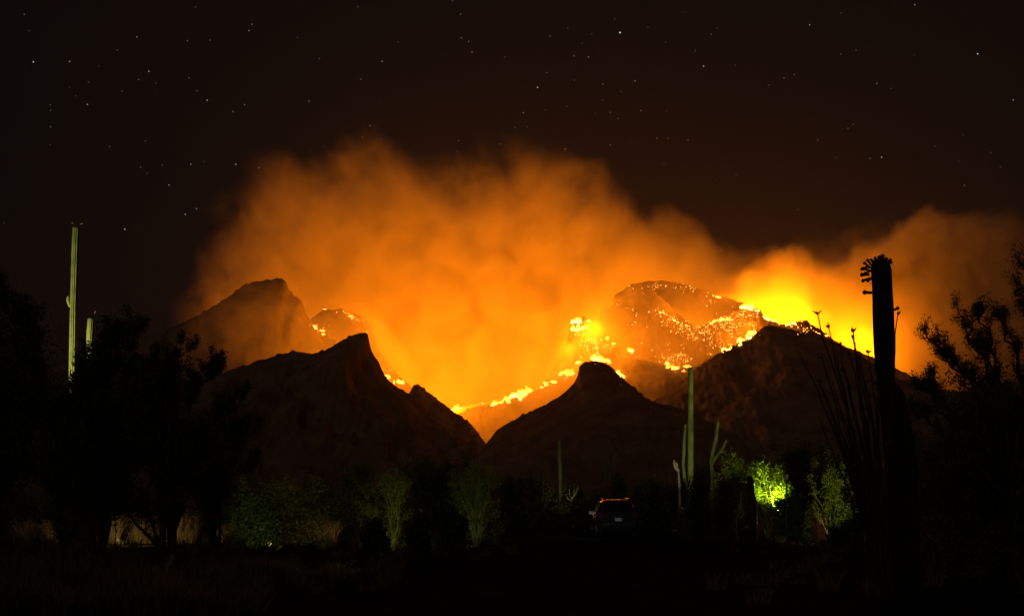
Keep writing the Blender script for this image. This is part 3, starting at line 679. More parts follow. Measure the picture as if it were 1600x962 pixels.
# extra outer boughs for the left mesquites
guide_tree('mesquite_tree', 270, 23, [
    [(270, 890, 0), (275, 820, 0), (270, 740, 0)],
    [(270, 750, 0), (300, 690, 0), (340, 650, 0), (375, 632, 0)],
    [(270, 750, 0), (310, 720, .3), (350, 690, .2), (382, 680, 0)],
    [(270, 750, 0), (285, 660, 0), (300, 610, 0), (330, 590, 0)],
    [(270, 750, 0), (260, 640, 0), (250, 580, 0), (280, 556, 0)],
    [(270, 750, 0), (240, 650, .3), (215, 600, 0), (205, 560, 0)],
    [(270, 760, 0), (220, 700, -.5), (160, 660, 0), (130, 640, 0)],
    [(270, 760, 0), (330, 730, .6), (360, 745, .2), (395, 735, 0)],
], 'low branching mesquite whose boughs reach right over the shrubs', 43, 42000, .028, 18, .38)
guide_tree('mesquite_tree', 96, 18, [
    [(96, 930, 0), (92, 830, 0), (85, 740, 0)],
    [(85, 750, 0), (60, 640, 0), (35, 560, 0), (10, 480, 0)],
    [(85, 750, 0), (110, 680, .2), (160, 600, .2), (210, 535, 0)],
    [(85, 750, 0), (110, 650, .2), (160, 610, .2), (235, 580, 0)],
    [(85, 750, 0), (60, 640, 0), (55, 560, 0), (45, 500, 0)],
    [(85, 750, 0), (30, 660, 0), (-20, 580, 0), (-60, 500, 0)],
    [(85, 750, 0), (120, 690, -.4), (180, 650, -.4), (215, 640, 0)],
    [(85, 750, 0), (105, 660, -.4), (140, 600, -.4), (180, 540, 0)],
    [(85, 760, 0), (40, 720, -.4), (0, 700, -.4), (-60, 690, 0)],
], 'nearest mesquite at left with a dark forked trunk', 44, 50000, .026, 18, .4)

# ------------------------------------------------------------------ saguaros
def column(mb, path, d, ribs=16, n=64, depth=.30, dome=True):
    """path: photo (column, row, width) at distance d -> fluted stem"""
    pts = [P(a, b, d) for a, b, w in path]; rad = [w / F * d / 2 for a, b, w in path]
    q = []; rr = []
    for i in range(len(pts) - 1):
        k = max(1, int((pts[i + 1] - pts[i]).length / .35))
        for j in range(k):
            t = j / k; q.append(pts[i].lerp(pts[i + 1], t)); rr.append(rad[i] + (rad[i + 1] - rad[i]) * t)
    q.append(pts[-1]); rr.append(rad[-1])
    if dome:
        t = (q[-1] - q[-2]).normalized(); R0 = rr[-1]; e = q[-1]
        for f in (.35, .65, .88, .985): q.append(e + t * R0 * f); rr.append(R0 * math.sqrt(1 - f * f))
    rr = [r_ * (1 + rng.uniform(-.02, .02)) for r_ in rr]
    mb.tube(q, rr, n, ribs, depth)
    return q, rr
def spines(q, rr, ribs, r, parent, mat='spine', s=.03):
    mb = MB()
    for i in range(1, len(q) - 1):
        for k in range(ribs):
            a = 2 * math.pi * k / ribs; 
            for h in (0, .5):
                p = q[i].lerp(q[i + 1], h) + Vector((math.cos(a), math.sin(a), 0)) * rr[i] * 1.0
                for t in range(3):
                    dv = Vector((math.cos(a + r.gauss(0, .5)), math.sin(a + r.gauss(0, .5)), r.gauss(0, .6))) * s
                    b = Vector((-math.sin(a), math.cos(a), 0)) * .0035
                    mb.add([p - b, p + b, p + dv], [(0, 1, 2)])
    o = mb.build('spines', M[mat], parent, False); o['kind'] = 'stuff'; return o
def rebase(root):
    off = root.location.copy()
    for ch in root.children:
        for v in ch.data.vertices: v.co -= off
def saguaro(name, d, stem, arms, label, base_px, buds=(), ribs=11, n=66, group=None, sp=False):
    root = empty(name, (P(base_px, HZ, d).x, d, 0), label, 'cactus', group)
    gz = HZ + CAMH / d * F
    mb = MB(); q, rr = column(mb, [(stem[0][0], gz + 3, stem[0][2])] + stem, d, ribs, n); mb.build('stem', M['cactus_black' if d < 20 or d == 44 else 'cactus'], root)
    if sp: spines(q, rr, ribs, random.Random(5), root)
    for a in arms:
        mb = MB(); column(mb, a, d, 12, 36); mb.build('arm', M['cactus'], root)
    for bx, by, bl, ang in buds:
        mb = MB(); p = P(bx, by, d); dv = Vector((math.cos(ang), rng.uniform(-.4, .4), math.sin(ang))).normalized() * bl / F * d
        w = .020 * bl / 7
        mb.tube([p - dv * .6, p, p + dv * .45, p + dv * .75, p + dv], [w * .7, w * .8, w * .9, w * 1.5, w * .5], 6); mb.build('flower_bud', M['bud'], root)
    rebase(root); return root
buds = [(1355, 414, 8, 2.6), (1353, 421, 9, 3.0), (1353, 429, 10, 3.2), (1355, 436, 9, 3.5), (1359, 411, 8, 2.2), (1363, 410, 7, 1.9), (1368, 409, 8, 1.7), (1373, 408, 9, 1.5), (1378, 407, 11, 1.35), (1383, 408, 8, 1.1), (1387, 410, 9, .7), (1389, 412, 7, .5), (1358, 424, 9, 3.6), (1360, 418, 8, 2.9), (1358, 457, 11, 3.14), (1397, 484, 9, .45), (1366, 412, 7, 2.2), (1376, 410, 7, 1.8), (1354, 417, 7, 3.6), (1381, 411, 7, 1.9), (1360, 436, 8, 3.7)]
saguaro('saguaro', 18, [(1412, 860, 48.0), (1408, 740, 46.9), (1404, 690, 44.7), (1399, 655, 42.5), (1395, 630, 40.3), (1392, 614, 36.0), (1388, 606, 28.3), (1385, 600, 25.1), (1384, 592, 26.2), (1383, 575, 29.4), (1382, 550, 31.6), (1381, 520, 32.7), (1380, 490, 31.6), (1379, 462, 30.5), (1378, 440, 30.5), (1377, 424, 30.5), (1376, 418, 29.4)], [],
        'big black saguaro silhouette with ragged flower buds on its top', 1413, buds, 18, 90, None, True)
saguaro('saguaro', 36, [(112, 700, 11), (113, 600, 11), (114.5, 500, 11), (116, 440, 10.5), (118, 380, 11), (119, 358, 11)],
        [[(139, 560, 8), (141, 520, 11), (142.5, 500, 11)], [(113, 480, 4), (109, 477, 5), (107, 470, 6), (107, 464, 5)]],
        'slender pale green lit saguaro rising above the left trees', 112, [(118, 351, 4, 1.6), (122, 350, 5, .8), (115, 350, 4, 2.4), (126, 350, 4, .3), (148, 489, 4, 1.2)])
saguaro('saguaro', 50, [(1079, 740, 9.5), (1079, 690, 9.5), (1079, 640, 9), (1079, 600, 8), (1079, 577, 7.5)],
        [[(1077, 768, 4), (1070, 750, 5), (1067.5, 725, 5.2), (1069, 690, 4.8), (1071, 664, 4)]],
        'tall straight saguaro in the centre with one slim arm hugging it', 1079, [(1078, 572, 3, 1.8), (1081, 573, 3, 1.0)], 14, 42)
saguaro('saguaro', 52, [(1113, 735, 5.5), (1111, 722, 5.5), (1114, 705, 6.2), (1119, 685, 6), (1122, 660, 5)],
        [[(1111, 728, 4), (1118, 715, 5), (1128, 702, 5), (1135, 688, 4)]],
        'curved forked saguaro right of the tall central one', 1114, [(1122, 655, 3, 1.6)], 12, 36)
saguaro('saguaro', 62, [(876, 760, 6), (875.5, 735, 7), (874.5, 710, 6.5), (874, 690, 5)], [],
        'small lit lone saguaro left of the parked car', 876, [(871, 684, 3, 2.4), (874, 683, 3, 1.4)], 12, 36)
saguaro('saguaro', 75, [(954, 750, 3.4), (954, 707, 3)], [], 'thin black saguaro above the trees right of its shorter twin', 954, [], 10, 20)
saguaro('saguaro', 80, [(946, 750, 3.6), (946, 719, 3.4)], [], 'short black saguaro with a bud tuft above the trees', 946, [(943, 716, 3, 2.6), (946, 715, 3, 1.5), (949, 716, 3, .5)], 10, 20)
saguaro('saguaro', 78, [(1012, 760, 3), (1012, 722, 2.6)], [], 'distant thin saguaro between the car and the tall central saguaro', 1012, [], 10, 20)
saguaro('saguaro', 70, [(843, 770, 4.5), (842, 735, 4), (843.5, 709, 3)], [], 'thin dark saguaro among bare stalks left of the small lit one', 843, [], 10, 20)
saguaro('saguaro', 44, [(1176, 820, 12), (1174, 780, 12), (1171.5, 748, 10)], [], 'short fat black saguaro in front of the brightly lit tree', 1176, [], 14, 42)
saguaro('saguaro', 70, [(1040, 770, 3.4), (1040, 738, 3)], [], 'very small black saguaro stub over the shrubs right of the car', 1040, [], 10, 20)
# barrel cactus
def barrel(px, py, d, w, h, label):
    root = empty('barrel_cactus', (P(px, py, d).x, d, 0), label, 'cactus'); mb = MB()
    R0 = w / F * d / 2; Hh = h / F * d
    q = []; rr = []
    for i in range(12):
        t = i / 11; q.append((0, 0, -.1 + t * (Hh + .1))); rr.append(R0 * max(.06, math.sin(math.pi * (.22 + .78 * t)) ** .5) if t > .3 else R0 * (.8 + .2 * t / .3))
    mb.tube(q, rr, 60, 15, .2); mb.build('stem', M['cactus'], root)
barrel(1122, 812, 46, 14, 52, 'rounded barrel cactus left of the pale branching yucca')
# ocotillo: long bare stalks from one foot
def ocotillo(px, d, tips, label, w=.021, blooms=True, seed=3, basez=0):
    r = random.Random(seed); b0 = Vector((P(px, HZ, d).x, d, 0)); root = empty('ocotillo', b0, label, 'plant')
    for tx, ty in tips:
        e = P(tx, ty, d + r.uniform(-.9, .9)) - b0
        s = Vector((r.uniform(-.12, .12), r.uniform(-.12, .12), -.05))
        c1 = s + Vector((e.x * .22, e.y * .3, e.z * .45)); mb = MB(); pts = []; rad = []
        m = 16
        for i in range(m + 1):
            t = i / m; p = s * (1 - t) ** 2 + c1 * 2 * t * (1 - t) + e * t * t
            p = p + Vector((r.gauss(0, .014), r.gauss(0, .014), 0)); pts.append(p); rad.append(w * (1.25 - .85 * t) * r.uniform(.85, 1.15))
        mb.tube(pts, rad, 6)
        for i in range(2, m):      # stubby thorns and leaf tufts
            for k in range(3):
                q = pts[i].lerp(pts[i + 1], r.random()); dv = Vector((r.gauss(0, 1), r.gauss(0, 1), .5)).normalized() * .045
                o_ = Vector((0, 0, .006)); mb.add([q - o_, q + o_, q + dv], [(0, 1, 2)])
        mb.build('stalk', M['stalk'], root)
        if blooms and r.random() < .75:
            bl = MB(); t = (pts[-1] - pts[-2]).normalized()
            for k in range(5):
                dv = (t + Vector((r.gauss(0, .5), r.gauss(0, .5), r.gauss(0, .3)))).normalized() * r.uniform(.04, .10)
                bl.tube([pts[-1], pts[-1] + dv * .6, pts[-1] + dv], [.008, .014, .004], 4)
            bl.build('bloom', M['bud'], root)
ocotillo(1385, 16, [(1275, 491), (1294, 512), (1253, 556), (1334, 519), (1332, 530), (1338, 538), (1359, 551), (1312, 540), (1285, 560), (1281, 596), (1279, 650), (1304, 548), (1345, 560), (1352, 598), (1320, 580), (1403, 492), (1290, 622), (1284, 604), (1370, 560), (1328, 555), (1300, 600), (1310, 640), (1340, 590), (1360, 620), (1296, 660), (1326, 610), (1372, 600), (1350, 640)],
         'large bare ocotillo fanning its stalks beside the big black saguaro')
ocotillo(845, 60, [(826, 732), (835, 712), (850, 722), (858, 738), (820, 745), (865, 748)], 'small dark ocotillo left of the small lit saguaro', .03, False, 4)
# pale yucca with bare forked arms at the right garden
def yucca(px, d, tips, label, mat):
    r = random.Random(8); b0 = Vector((P(px, HZ, d).x, d, 0)); root = empty('staghorn_cactus', b0, label, 'cactus')
    for tx, ty, bx, by, w in tips:
        e = P(tx, ty, d) - b0; s = P(bx, by, d) - b0
        mb = MB(); mid = s.lerp(e, .5) + Vector((.06 * (1 if e.x > 0 else -1), r.gauss(0, .1), -.05))
        mb.tube([s, s.lerp(mid, .5), mid, mid.lerp(e, .5), e], [w, w, w * .9, w * .75, w * .5], 7); mb.build('branch', mat, root)
yucca(1152, 44, [(1150, 800, 1152, 845, .10), (1142, 778, 1150, 802, .06), (1136, 765, 1143, 780, .04), (1158, 775, 1151, 802, .05), (1160, 786, 1152, 806, .05), (1146, 782, 1151, 802, .04), (1133, 772, 1143, 782, .035), (1157, 770, 1156, 785, .035), (1162, 798, 1152, 810, .04)],
      'pale staghorn cactus with bare forked arms left of the garden posts', M['green_bark'])
yucca(893, 60, [(904, 758, 894, 778, .07), (890, 764, 894, 779, .05), (897, 762, 894, 780, .05), (884, 771, 893, 782, .04)], 'small pale cholla at the foot of the small lit saguaro', M['green_bark'])
yucca(1056, 50, [(1053, 718, 1060, 735, .09), (1057, 722, 1060, 736, .07), (1060, 735, 1062, 800, .08)], 'pale cholla tip poking out left of the tall central saguaro', M['spine'])

# prickly pears in the dark foreground
def prickly(px, py, label, seed, npad=14, s=.17):
    r = random.Random(seed); b = G(px, py); root = empty('prickly_pear', b, label, 'cactus'); pads = [(Vector((0, 0, .02)), Vector((0, 0, 1)), s)]
    todo = []
    for k in range(npad):
        p0, d0, s0 = r.choice(pads[-6:]) if k else pads[0]
        nd = (d0 + Vector((r.gauss(0, .6), r.gauss(0, .4), abs(r.gauss(0, .25))))).normalized(); ns = s * r.uniform(.65, 1.05)
        base = p0 + d0 * s0 * 1.45 if k else Vector((0, 0, -.02))
        if k and k % 4 == 0: base = Vector((r.uniform(-.3, .3), r.uniform(-.2, .2), -.02)); nd = Vector((r.gauss(0, .3), r.gauss(0, .3), 1)).normalized()
        mb = MB(); side = nd.cross(Vector((r.gauss(0, .4), 1, r.gauss(0, .2)))).normalized(); th = side.cross(nd)
        prof = [(0, .18), (.25, .55), (.6, .9), (1.0, 1.0), (1.35, .8), (1.6, .35)]
        V = []; nseg = 10
        for h, w in prof:
            for q in range(nseg):
                a = 2 * math.pi * q / nseg; V.append(base + nd * h * ns * .95 + side * math.cos(a) * w * ns * .62 + th * math.sin(a) * ns * .12 * (w ** .5))
        Fs = [(i * nseg + q, i * nseg + (q + 1) % nseg, (i + 1) * nseg + (q + 1) % nseg, (i + 1) * nseg + q) for i in range(5) for q in range(nseg)]
        Fs += [tuple(reversed(range(nseg))), tuple(5 * nseg + q for q in range(nseg))]
        mb.add(V, Fs); mb.build('pad', M['cactus'], root); pads.append((base, nd, ns))
prickly(300, 902, 'prickly pear with upright pads in the dark left foreground', 3)
prickly(262, 915, 'low prickly pear just left of the taller one', 5, 8, .13)

# ------------------------------------------------------------------ grasses
def grass(name, tufts, label, mat, seed, kind=None, parent=None, cat=None, group=None, droop=.5):
    """tufts: list of (x, y, height, radius, blades)"""
    r = np.random.default_rng(seed); VV = []; n = 0
    for x, y, h, rad, nb in tufts:
        a = r.uniform(0, 2 * np.pi, nb); rr = rad * np.sqrt(r.uniform(0, 1, nb)) * .6
        bx = x + np.cos(a) * rr; by = y + np.sin(a) * rr
        hh = h * r.uniform(.45, 1.05, nb); lean = r.normal(0, .32, (nb, 2)) + np.stack([np.cos(a), np.sin(a)], 1) * .25
        w = r.uniform(.006, .013, nb); wa = r.uniform(0, np.pi, nb); wx, wy = np.cos(wa) * w, np.sin(wa) * w
        z0 = np.full(nb, -.05)
        m = np.stack([bx + lean[:, 0] * hh * .35, by + lean[:, 1] * hh * .35, hh * .6], 1)
        t = np.stack([bx + lean[:, 0] * hh * (.6 + droop * .5), by + lean[:, 1] * hh * (.6 + droop * .5), hh * (1 - droop * .08)], 1)
        W = np.stack([wx, wy, np.zeros(nb)], 1); B = np.stack([bx, by, z0], 1)
        VV.append(np.stack([B - W, B + W, m + W * .8, m - W * .8, m - W * .8, m + W * .8, t + W * .2, t - W * .2], 1).reshape(-1, 3))
    V = np.concatenate(VV); Fc = np.arange(len(V)).reshape(-1, 4)
    o = mesh_obj(name, V, Fc, M[mat], parent, False); return tag(o, label, cat, group, kind)
r = random.Random(77)
def field(n, px0, px1, d0, d1, h0, h1, rad, nb):
    out = []
    for i in range(n):
        d = r.uniform(d0, d1); px = r.uniform(px0, px1); out.append(((px - CX) / F * d, d, r.uniform(h0, h1), rad, nb))
    return out
grass('dry_grass', field(34, 165, 305, 40, 45, .45, 1.4, .3, 90) + field(18, 30, 90, 40, 45, .6, 1.1, .35, 80), 'golden dry grass lit under the left mesquite', 'straw', 1, 'stuff')
grass('dry_grass', field(26, 455, 525, 41, 46, .7, 1.05, .3, 80) + field(10, 340, 370, 41, 45, .5, .9, .3, 70), 'reddish golden dry grass left of the lit palo verde', 'straw', 2, 'stuff')
grass('grass', field(170, -50, 430, 14, 24, .25, .6, .28, 70) + field(120, 330, 620, 17, 30, .2, .5, .22, 60) , 'pale grass tufts in the dark left foreground', 'sage', 3, 'stuff')
grass('grass', field(240, -100, 800, 26, 55, .2, .5, .3, 40) + field(140, 1120, 1700, 15, 50, .15, .45, .3, 40), 'low scattered grass between the shrubs', 'sage', 4, 'stuff')
for i, (px, py, h, lab) in enumerate([(675, 848, .55, 'small pale bush at the drive edge left of its twin'), (770, 848, .6, 'pale twiggy bush at the drive edge below the dim palo verde'), (720, 838, .5, 'faint brush between the two pale bushes at the drive edge'), (525, 892, .55, 'yellowish grass clump at the drive edge in the foreground'), (420, 915, .6, 'pale spreading grass clump in the left foreground'), (255, 948, .45, 'pale tuft at the bottom left edge'), (1185, 835, .4, 'dim grass tuft in front of the garden posts')]):
    b = G(px, py); t = grass('grass_clump', [(0, 0, h, .5, 420)], lab, 'sage', 20 + i, None, None, 'grass clump'); t.location = b

# distant desert brush closing the view below the mountains
def brush(name, n, d0, d1, h0, h1, label, seed):
    r_ = random.Random(seed); pts = []
    for i in range(n):
        d = r_.uniform(d0, d1); px = r_.uniform(-150, 1750)
        if 880 < px < 1030 and d < 58: continue
        h = r_.uniform(h0, h1); x = (px - CX) / F * d
        for k in range(9): pts.append((x + r_.gauss(0, h * .42), d + r_.gauss(0, h * .35), abs(r_.gauss(h * .45, h * .28))))
    o = leaf_mesh(pts, len(pts) * 26, .20, .13 * (d0 / 60) ** .5, r_, M['leaf'], name, None, 2.2); tag(o, label, None, None, 'stuff')
brush('desert_brush', 190, 55, 95, 1.0, 2.1, 'dark desert brush between the garden and the open desert', 61)
brush('desert_brush', 260, 100, 300, 1.8, 3.2, 'far band of black desert brush at the foot of the mountains', 62)

# ------------------------------------------------------------------ stones
def rock_mesh(name, seed, mat):
    bm = bmesh.new(); bmesh.ops.create_icosphere(bm, subdivisions=3, radius=1)
    for v in bm.verts:
        nn = noise.fractal(v.co * 1.1 + Vector((seed * 7.3, 0, 0)), 1, 2, 4); v.co *= 1 + nn * .35; v.co.z *= .7
        v.co.z = max(v.co.z, -.35)
    me = bpy.data.meshes.new(name); bm.to_mesh(me); bm.free(); me.materials.append(mat); return me
RK = [rock_mesh('boulder', s, M['stone']) for s in range(3)] + [rock_mesh('boulder', s + 5, M['red_stone']) for s in range(2)]
for px, py, w, h, k, lab in [(1303, 822, 30, 15, 0, 'large pale boulder right of the terracotta pillar'), (1316, 826, 14, 14, 1, 'upright pale stone leaning on the large boulder'), (1243, 824, 16, 8, 2, 'flat pale stone at the foot of the lamp post'), (1260, 828, 18, 8, 3, 'reddish stone right of the lamp post foot'), (1238, 838, 9, 5, 1, 'small pale stone in front of the lamp post'), (1224, 822, 9, 6, 4, 'small brownish stone left of the lamp post'), (1252, 807, 7, 5, 0, 'tiny pale stone behind the reddish stone'), (1168, 822, 10, 6, 3, 'small brown stone below the staghorn cactus'), (1100, 822, 12, 8, 1, 'dim stone beside the barrel cactus'), (1072, 826, 12, 6, 2, 'dim stone below the brick coloured box'), (1055, 828, 9, 5, 0, 'small dim stone nearest the car'), (1115, 830, 14, 6, 4, 'flat dim stone in front of the barrel cactus'), (1290, 836, 12, 7, 2, 'small stone in front of the large boulder')]:
    d = CAMH * F / max(py + h * .3 - HZ, 8); o = bpy.data.objects.new('boulder', RK[k]); link(o)
    o.location = (P(px, HZ, d).x, d, .02); o.scale = (w / F * d / 2, w / F * d / 2 * .8, h / F * d * .85); o.rotation_euler = (0, 0, r.uniform(0, 6)); tag(o, lab, 'boulder')
mb = MB(); gr = random.Random(9)
for i in range(1500):
    k = gr.randrange(1, len(LL) - 2); t = gr.random(); a = LL[k].lerp(LL[k + 1], t)
    x = a.x - abs(gr.gauss(0, .35)) - .03; y = a.y + gr.gauss(0, .1); s = gr.uniform(.015, .06)
    mb.add([(x + s, y, 0.01), (x - s, y + s * .4, 0.01), (x, y + s, .01), (x - s * .3, y - s, .01), (x, y, s * 1.1)], [(0, 2, 4), (2, 1, 4), (1, 3, 4), (3, 0, 4)])
for i in range(500):
    x = gr.uniform(7, 14); y = gr.uniform(36, 50); s = gr.uniform(.02, .07)
    mb.add([(x + s, y, 0), (x - s, y + s * .4, 0), (x, y + s, 0), (x - s * .3, y - s, 0), (x, y, s * 1.1)], [(0, 2, 4), (2, 1, 4), (1, 3, 4), (3, 0, 4)])
tag(mb.build('gravel', M['dirt'], None, False), 'pale gravel along the edge of the drive and garden bed', None, None, 'stuff')

# ------------------------------------------------------------------ garden furniture
def at(px, d, z=0): return Vector((P(px, HZ, d).x, d, z))
t = empty('pillar', at(1284, 43), 'terracotta plastered pillar under the half lit tree', 'pillar')
mb = MB(); mb.box((0, 0, .50), (.62, .5, 1.04), .1); mb.build('shaft', M['adobe'], t, False)
mb = MB(); mb.box((0, 0, 1.06), (.74, .62, .09), .1); mb.build('cap', M['adobe'], t, False)
t = empty('garden_wall', at(1232, 47.5), 'low terracotta garden wall behind the black clipped bush', 'wall')
mb = MB(); mb.box((0, 0, .40), (2.9, .22, .86)); mb.build('wall', M['adobe'], t, False)
mb = MB(); mb.box((0, 0, .865), (3.0, .32, .07)); mb.build('coping', M['adobe'], t, False)
t = empty('utility_box', at(1071, 47), 'small reddish brown box on a post left of the barrel cactus', 'box')
mb = MB(); mb.box((0, 0, 1.24), (.46, .32, .22)); mb.build('box', M['rust'], t, False)
mb = MB(); mb.box((0, 0, 1.375), (.50, .36, .045)); mb.build('lid', M['rust'], t, False)
mb = MB(); mb.tube([(0, 0, -.1), (0, 0, 1.12)], [.05, .05], 8); mb.build('post', M['metal_black'], t)
def lamp_post(loc, H, label):
    t = empty('lamp_post', loc, label, 'lamp post')
    mb = MB(); mb.tube([(0, 0, -.05), (0, 0, .06), (0, 0, .08), (0, 0, H * .5), (0, 0, H)], [.11, .10, .05, .042, .036], 14); mb.build('pole', M['metal_black'], t)
    hd = MB(); hd.tube([(0, 0, H), (0, 0, H + .03), (0, 0, H + .05)], [.05, .12, .12], 8); h = hd.build('lantern', M['metal_black'], t, False)
    cg = MB()
    for k in range(6):
        a = k * math.pi / 3; cg.tube([(math.cos(a) * .10, math.sin(a) * .10, H + .05), (math.cos(a) * .13, math.sin(a) * .13, H + .30)], [.008, .008], 4)
    cg.tube([(0, 0, H + .30), (0, 0, H + .33), (0, 0, H + .42), (0, 0, H + .47)], [.16, .15, .04, .015], 8); cg.build('cage', M['metal_black'], h, False)
    gl = MB(); gl.tube([(0, 0, H + .055), (0, 0, H + .295)], [.085, .115], 8); gl.build('glass', M['lens'], h)
lamp_post(at(1229, 43.5), 2.55, 'slim black lantern post in front of the brightly lit tree')
t = empty('post', at(1183, 43.5), 'thin grey metal post right of the short fat saguaro', 'post')
mb = MB(); mb.tube([(0, 0, -.05), (0, 0, 1.5)], [.03, .03], 10); mb.build('pole', M['metal_grey'], t)
mb = MB(); mb.tube([(0, 0, 1.5), (0, 0, 1.54), (0, 0, 1.6)], [.05, .055, .02], 10); mb.build('cap', M['metal_grey'], t)

# garden spotlights inferred from the lit plants, fixtures added; two low fills added outright
def spotlight(loc, target, power, col, label, angle=60, blend=.6, size=.05, hz=.22):
    loc = Vector(loc); t = empty('garden_spotlight', loc, label, 'garden light')
    d = (Vector(target) - (loc + Vector((0, 0, hz)))).normalized(); h = Vector((0, 0, hz))
    mb = MB(); mb.tube([(0, 0, -.1), (0, 0, hz - .04)], [.015, .015], 8); mb.build('stake', M['metal_black'], t)
    mb = MB(); mb.tube([h - d * .085, h - d * .08, h - d * .06, h + d * .02, h + d * .10], [.001, .03, .055, .06, .065], 12, cap=False); mb.build('housing', M['metal_black'], t)
    mb = MB(); mb.tube([h + d * .03, h + d * .035], [.05, .05], 12); mb.build('lens', mat_emit('lit_lens', col, 1.0), t)
    ld = bpy.data.lights.new('spot', 'SPOT'); ld.energy = power; ld.color = col; ld.spot_size = math.radians(angle); ld.spot_blend = blend; ld.shadow_soft_size = size
    lo = bpy.data.objects.new('spot', ld); link(lo, t); lo.location = h + d * .12
    lo.rotation_euler = d.to_track_quat('-Z', 'Y').to_euler()
def zt(py, d): return (HZ - py) / F * d + CAMH
YG = (0.86, 1.0, 0.10); WM = (1.0, 0.80, 0.42)
spotlight(at(1217, 44.4), (at(1199, 46).x, 46, zt(728, 46)), 2400, YG, 'garden spotlight at the foot of the brightly lit tree', 80, .9, hz=1.0)
spotlight(at(1285, 34.6), (at(1300, 38).x, 38, zt(722, 38)), 330, (1, .88, .25), 'garden spotlight under the half lit tree', 60, .8)
spotlight(at(-60, 32), (at(117, 36).x, 36, zt(420, 36)), 10000, (1, .95, .35), 'garden spotlight aimed at the slender left saguaro', 44, .8)
spotlight(at(1098, 43), (at(1086, 50).x, 50, zt(675, 50)), 800, (1, .92, .35), 'garden spotlight aimed at the tall central saguaro', 48, 1.0)
spotlight(at(868, 57), (at(875, 62).x, 62, zt(725, 62)), 120, (1, .92, .35), 'garden spotlight aimed at the small lone saguaro', 60, 1.0)
spotlight(at(600, 30.5), (at(612, 34).x, 34, zt(765, 34)), 85, (1, .93, .35), 'garden spotlight in front of the lit palo verde', 90, .7)
spotlight(at(735, 34), (at(748, 38).x, 38, zt(750, 38)), 42, (.85, 1, .5), 'garden spotlight in front of the dim palo verde', 90, .7)
spotlight(at(425, 31), (at(440, 36).x, 36, zt(740, 36)), 95, (1, .9, .35), 'garden spotlight in front of the olive shrub', 90, .7)
spotlight(at(180, 36), (at(240, 42).x, 42, 1.0), 200, (1, .74, .28), 'garden spotlight in front of the golden dry grass', 100, .6, hz=.8)
spotlight(at(470, 38), (at(492, 43).x, 43, .9), 70, (1, .62, .3), 'garden spotlight in front of the reddish dry grass', 70, .6, hz=.8)
spotlight(at(1262, 37.5), (at(1280, 43).x, 43, .5), 42, (1, .8, .5), 'garden spotlight lighting the terracotta pillar and boulders', 100, .7, hz=.6)
spotlight(at(590, 20.5), (at(440, 20).x, 20, .3), 5, (1, .95, .6), 'low added fill light at the drive edge in the left foreground', 90, .9, hz=.5)  # weak lamp added to lift the dark foreground grass
spotlight(at(895, 40.5), (at(945, 46).x, 46, .9), 60, (.95, .97, 1), 'small added fill light left of the parked car', 60, .8, hz=.6)  # lamp added to put glints on the car's tail and side

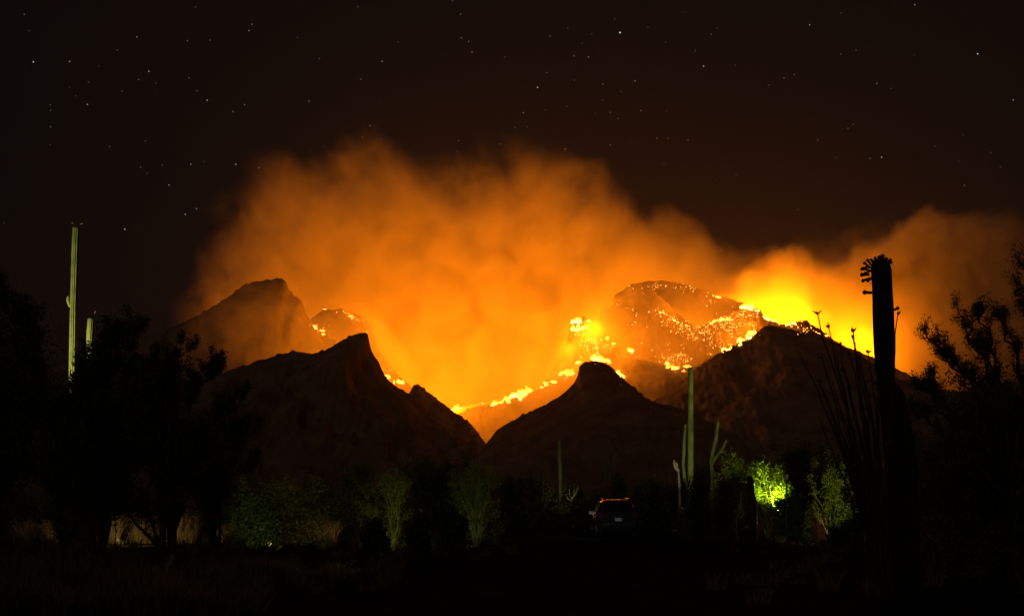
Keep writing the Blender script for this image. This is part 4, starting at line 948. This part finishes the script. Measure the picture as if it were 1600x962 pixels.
# ------------------------------------------------------------------ parked car
def car(loc):
    t = empty('parked_car', loc, 'dark hatchback car parked tail towards the viewer with fire glow on its roof', 'car')
    # sections along y (0 = tail): (y, half width low, sill z, belt z, half width roof, roof z)
    S = [(0.00, .78, .42, .95, .66, 1.02), (0.06, .86, .36, 1.02, .70, 1.12), (0.25, .90, .30, 1.04, .66, 1.48), (0.50, .915, .28, 1.04, .64, 1.66), (0.9, .92, .28, 1.03, .64, 1.70), (1.7, .92, .28, 1.02, .64, 1.72), (2.5, .92, .28, 1.0, .64, 1.68), (3.0, .92, .28, .99, .66, 1.50), (3.45, .91, .28, 1.0, .72, 1.06), (4.0, .89, .30, .93, .70, .97), (4.35, .82, .34, .82, .60, .84), (4.5, .70, .42, .66, .50, .68)]
    V = []; n = 0
    for y, w, zs, zb, wr, zr in S:
        c = [(-w * .9, zs), (-w, zs + .12), (-w * 1.01, (zs + zb) / 2), (-w * .985, zb - .03), (-w * .94, zb + .01), (-(w * .5 + wr * .5) + .0, (zb + zr) / 2), (-wr - .03, zr - .09), (-wr + .06, zr - .015), (-wr * .4, zr + .012)]
        ring = c + [(-a, b) for a, b in reversed(c)]; n = len(ring); V += [(a, y, b) for a, b in ring]
    Fs = []
    for i in range(len(S) - 1):
        for k in range(n):
            k2 = (k + 1) % n; Fs.append((i * n + k, i * n + k2, (i + 1) * n + k2, (i + 1) * n + k))
    Fs += [tuple(range(n)), tuple((len(S) - 1) * n + k for k in reversed(range(n)))]
    body = mesh_obj('body', V, Fs, M['paint'], t)
    bv = body.modifiers.new('bevel', 'BEVEL'); bv.width = .02; bv.segments = 2; bv.limit_method = 'ANGLE'
    def quad(name, pts, mat, th=.012, parent=t, outv=(0, -1, 0)):
        o_ = Vector(outv) * th; vs_ = [Vector(p) + o_ for p in pts] + [Vector(p) - o_ * 1.5 for p in pts]; k = len(pts)
        fs_ = [tuple(range(k)), tuple(reversed(range(k, 2 * k)))] + [(i, i + k, (i + 1) % k + k, (i + 1) % k) for i in range(k)]
        return mesh_obj(name, vs_, fs_, mat, parent, False)
    rw = quad('rear_window', [(-.66, .07, 1.13), (.66, .07, 1.13), (.60, .27, 1.50), (-.60, .27, 1.50)], M['glass'], .018, t, (0, -.88, .47))
    mb = MB(); mb.tube([(-.25, .03, 1.18), (.1, .04, 1.20), (.32, .05, 1.22)], [.008, .008, .005], 5); mb.build('wiper', M['chrome'], rw)
    mb = MB(); mb.box((0, .30, 1.665), (1.05, .30, .035)); mb.build('spoiler', M['paint'], t, False)
    for s in (-1, 1):
        for (a, b) in ((.62, 1.45), (1.52, 2.45), (2.50, 3.05)):
            top = .095 if b < 3 else .30
            pts = [(s * .935, a, 1.06), (s * .935, b, 1.05), (s * .70, b - (.05 if b < 3 else .18), 1.60 - (0 if b < 3 else .12)), (s * .70, a + .04, 1.60)]
            quad('side_window', pts if s > 0 else pts[::-1], M['glass'], .022, t, (s * .92, 0, .38))
        for y in (.85, 3.62):
            wb = MB(); wb.tube([(s * .74, y, .33), (s * .78, y, .33), (s * .93, y, .33), (s * .95, y, .33)], [.31, .335, .335, .31], 28); w = wb.build('wheel', M['rubber'], t)
            rb = MB(); rb.tube([(s * .952, y, .33), (s * .965, y, .33)], [.21, .19], 24)
            for k in range(5):
                a = k * 2 * math.pi / 5; rb.box((s * .97, y + math.cos(a) * .11, .33 + math.sin(a) * .11), (.02, .05, .05))
            rb.build('rim', M['chrome'], w)
        mb = MB(); mb.box((s * .79, .035, .98), (.20, .10, .24)); mb.build('tail_light', M['red_lens'], t, False)
        mb = MB(); mb.box((s * 1.03, 2.72, 1.08), (.20, .12, .15)); m_ = mb.build('mirror', M['chrome'], t, False)
        for y in (1.35, 2.35):
            mb = MB(); mb.box((s * .945, y, .90), (.03, .20, .035)); mb.build('door_handle', M['chrome'], t, False)
        mb = MB(); mb.tube([(s * .60, .7, 1.73), (s * .60, 1.0, 1.765), (s * .60, 2.2, 1.765), (s * .60, 2.45, 1.72)], [.015, .018, .018, .015], 6); mb.build('roof_rail', M['chrome'], t)
        mb = MB(); mb.box((s * .93, 2.2, .34), (.03, 2.1, .05)); mb.build('sill_trim', M['chrome'], t, False)
    mb = MB(); mb.box((0, -.045, .56), (1.62, .09, .18)); b_ = mb.build('bumper', M['paint'], t, False); bv = b_.modifiers.new('bevel', 'BEVEL'); bv.width = .03; bv.segments = 2
    mb = MB(); mb.box((0, -.098, .60), (1.5, .012, .022)); mb.build('bumper_trim', M['chrome'], t, False)
    mb = MB(); mb.box((0, -.012, .80), (.31, .02, .15)); mb.build('licence_plate', M['plate'], t, False)
    mb = MB(); mb.box((0, .0, .925), (.5, .03, .03)); mb.build('tailgate_handle', M['chrome'], t, False)
    mb = MB(); mb.tube([(-.5, -.05, .36), (-.5, .15, .36)], [.03, .03], 10); mb.build('exhaust', M['chrome'], t)
car(Vector((P(966, HZ, 45.6).x, 45.6, .035)))
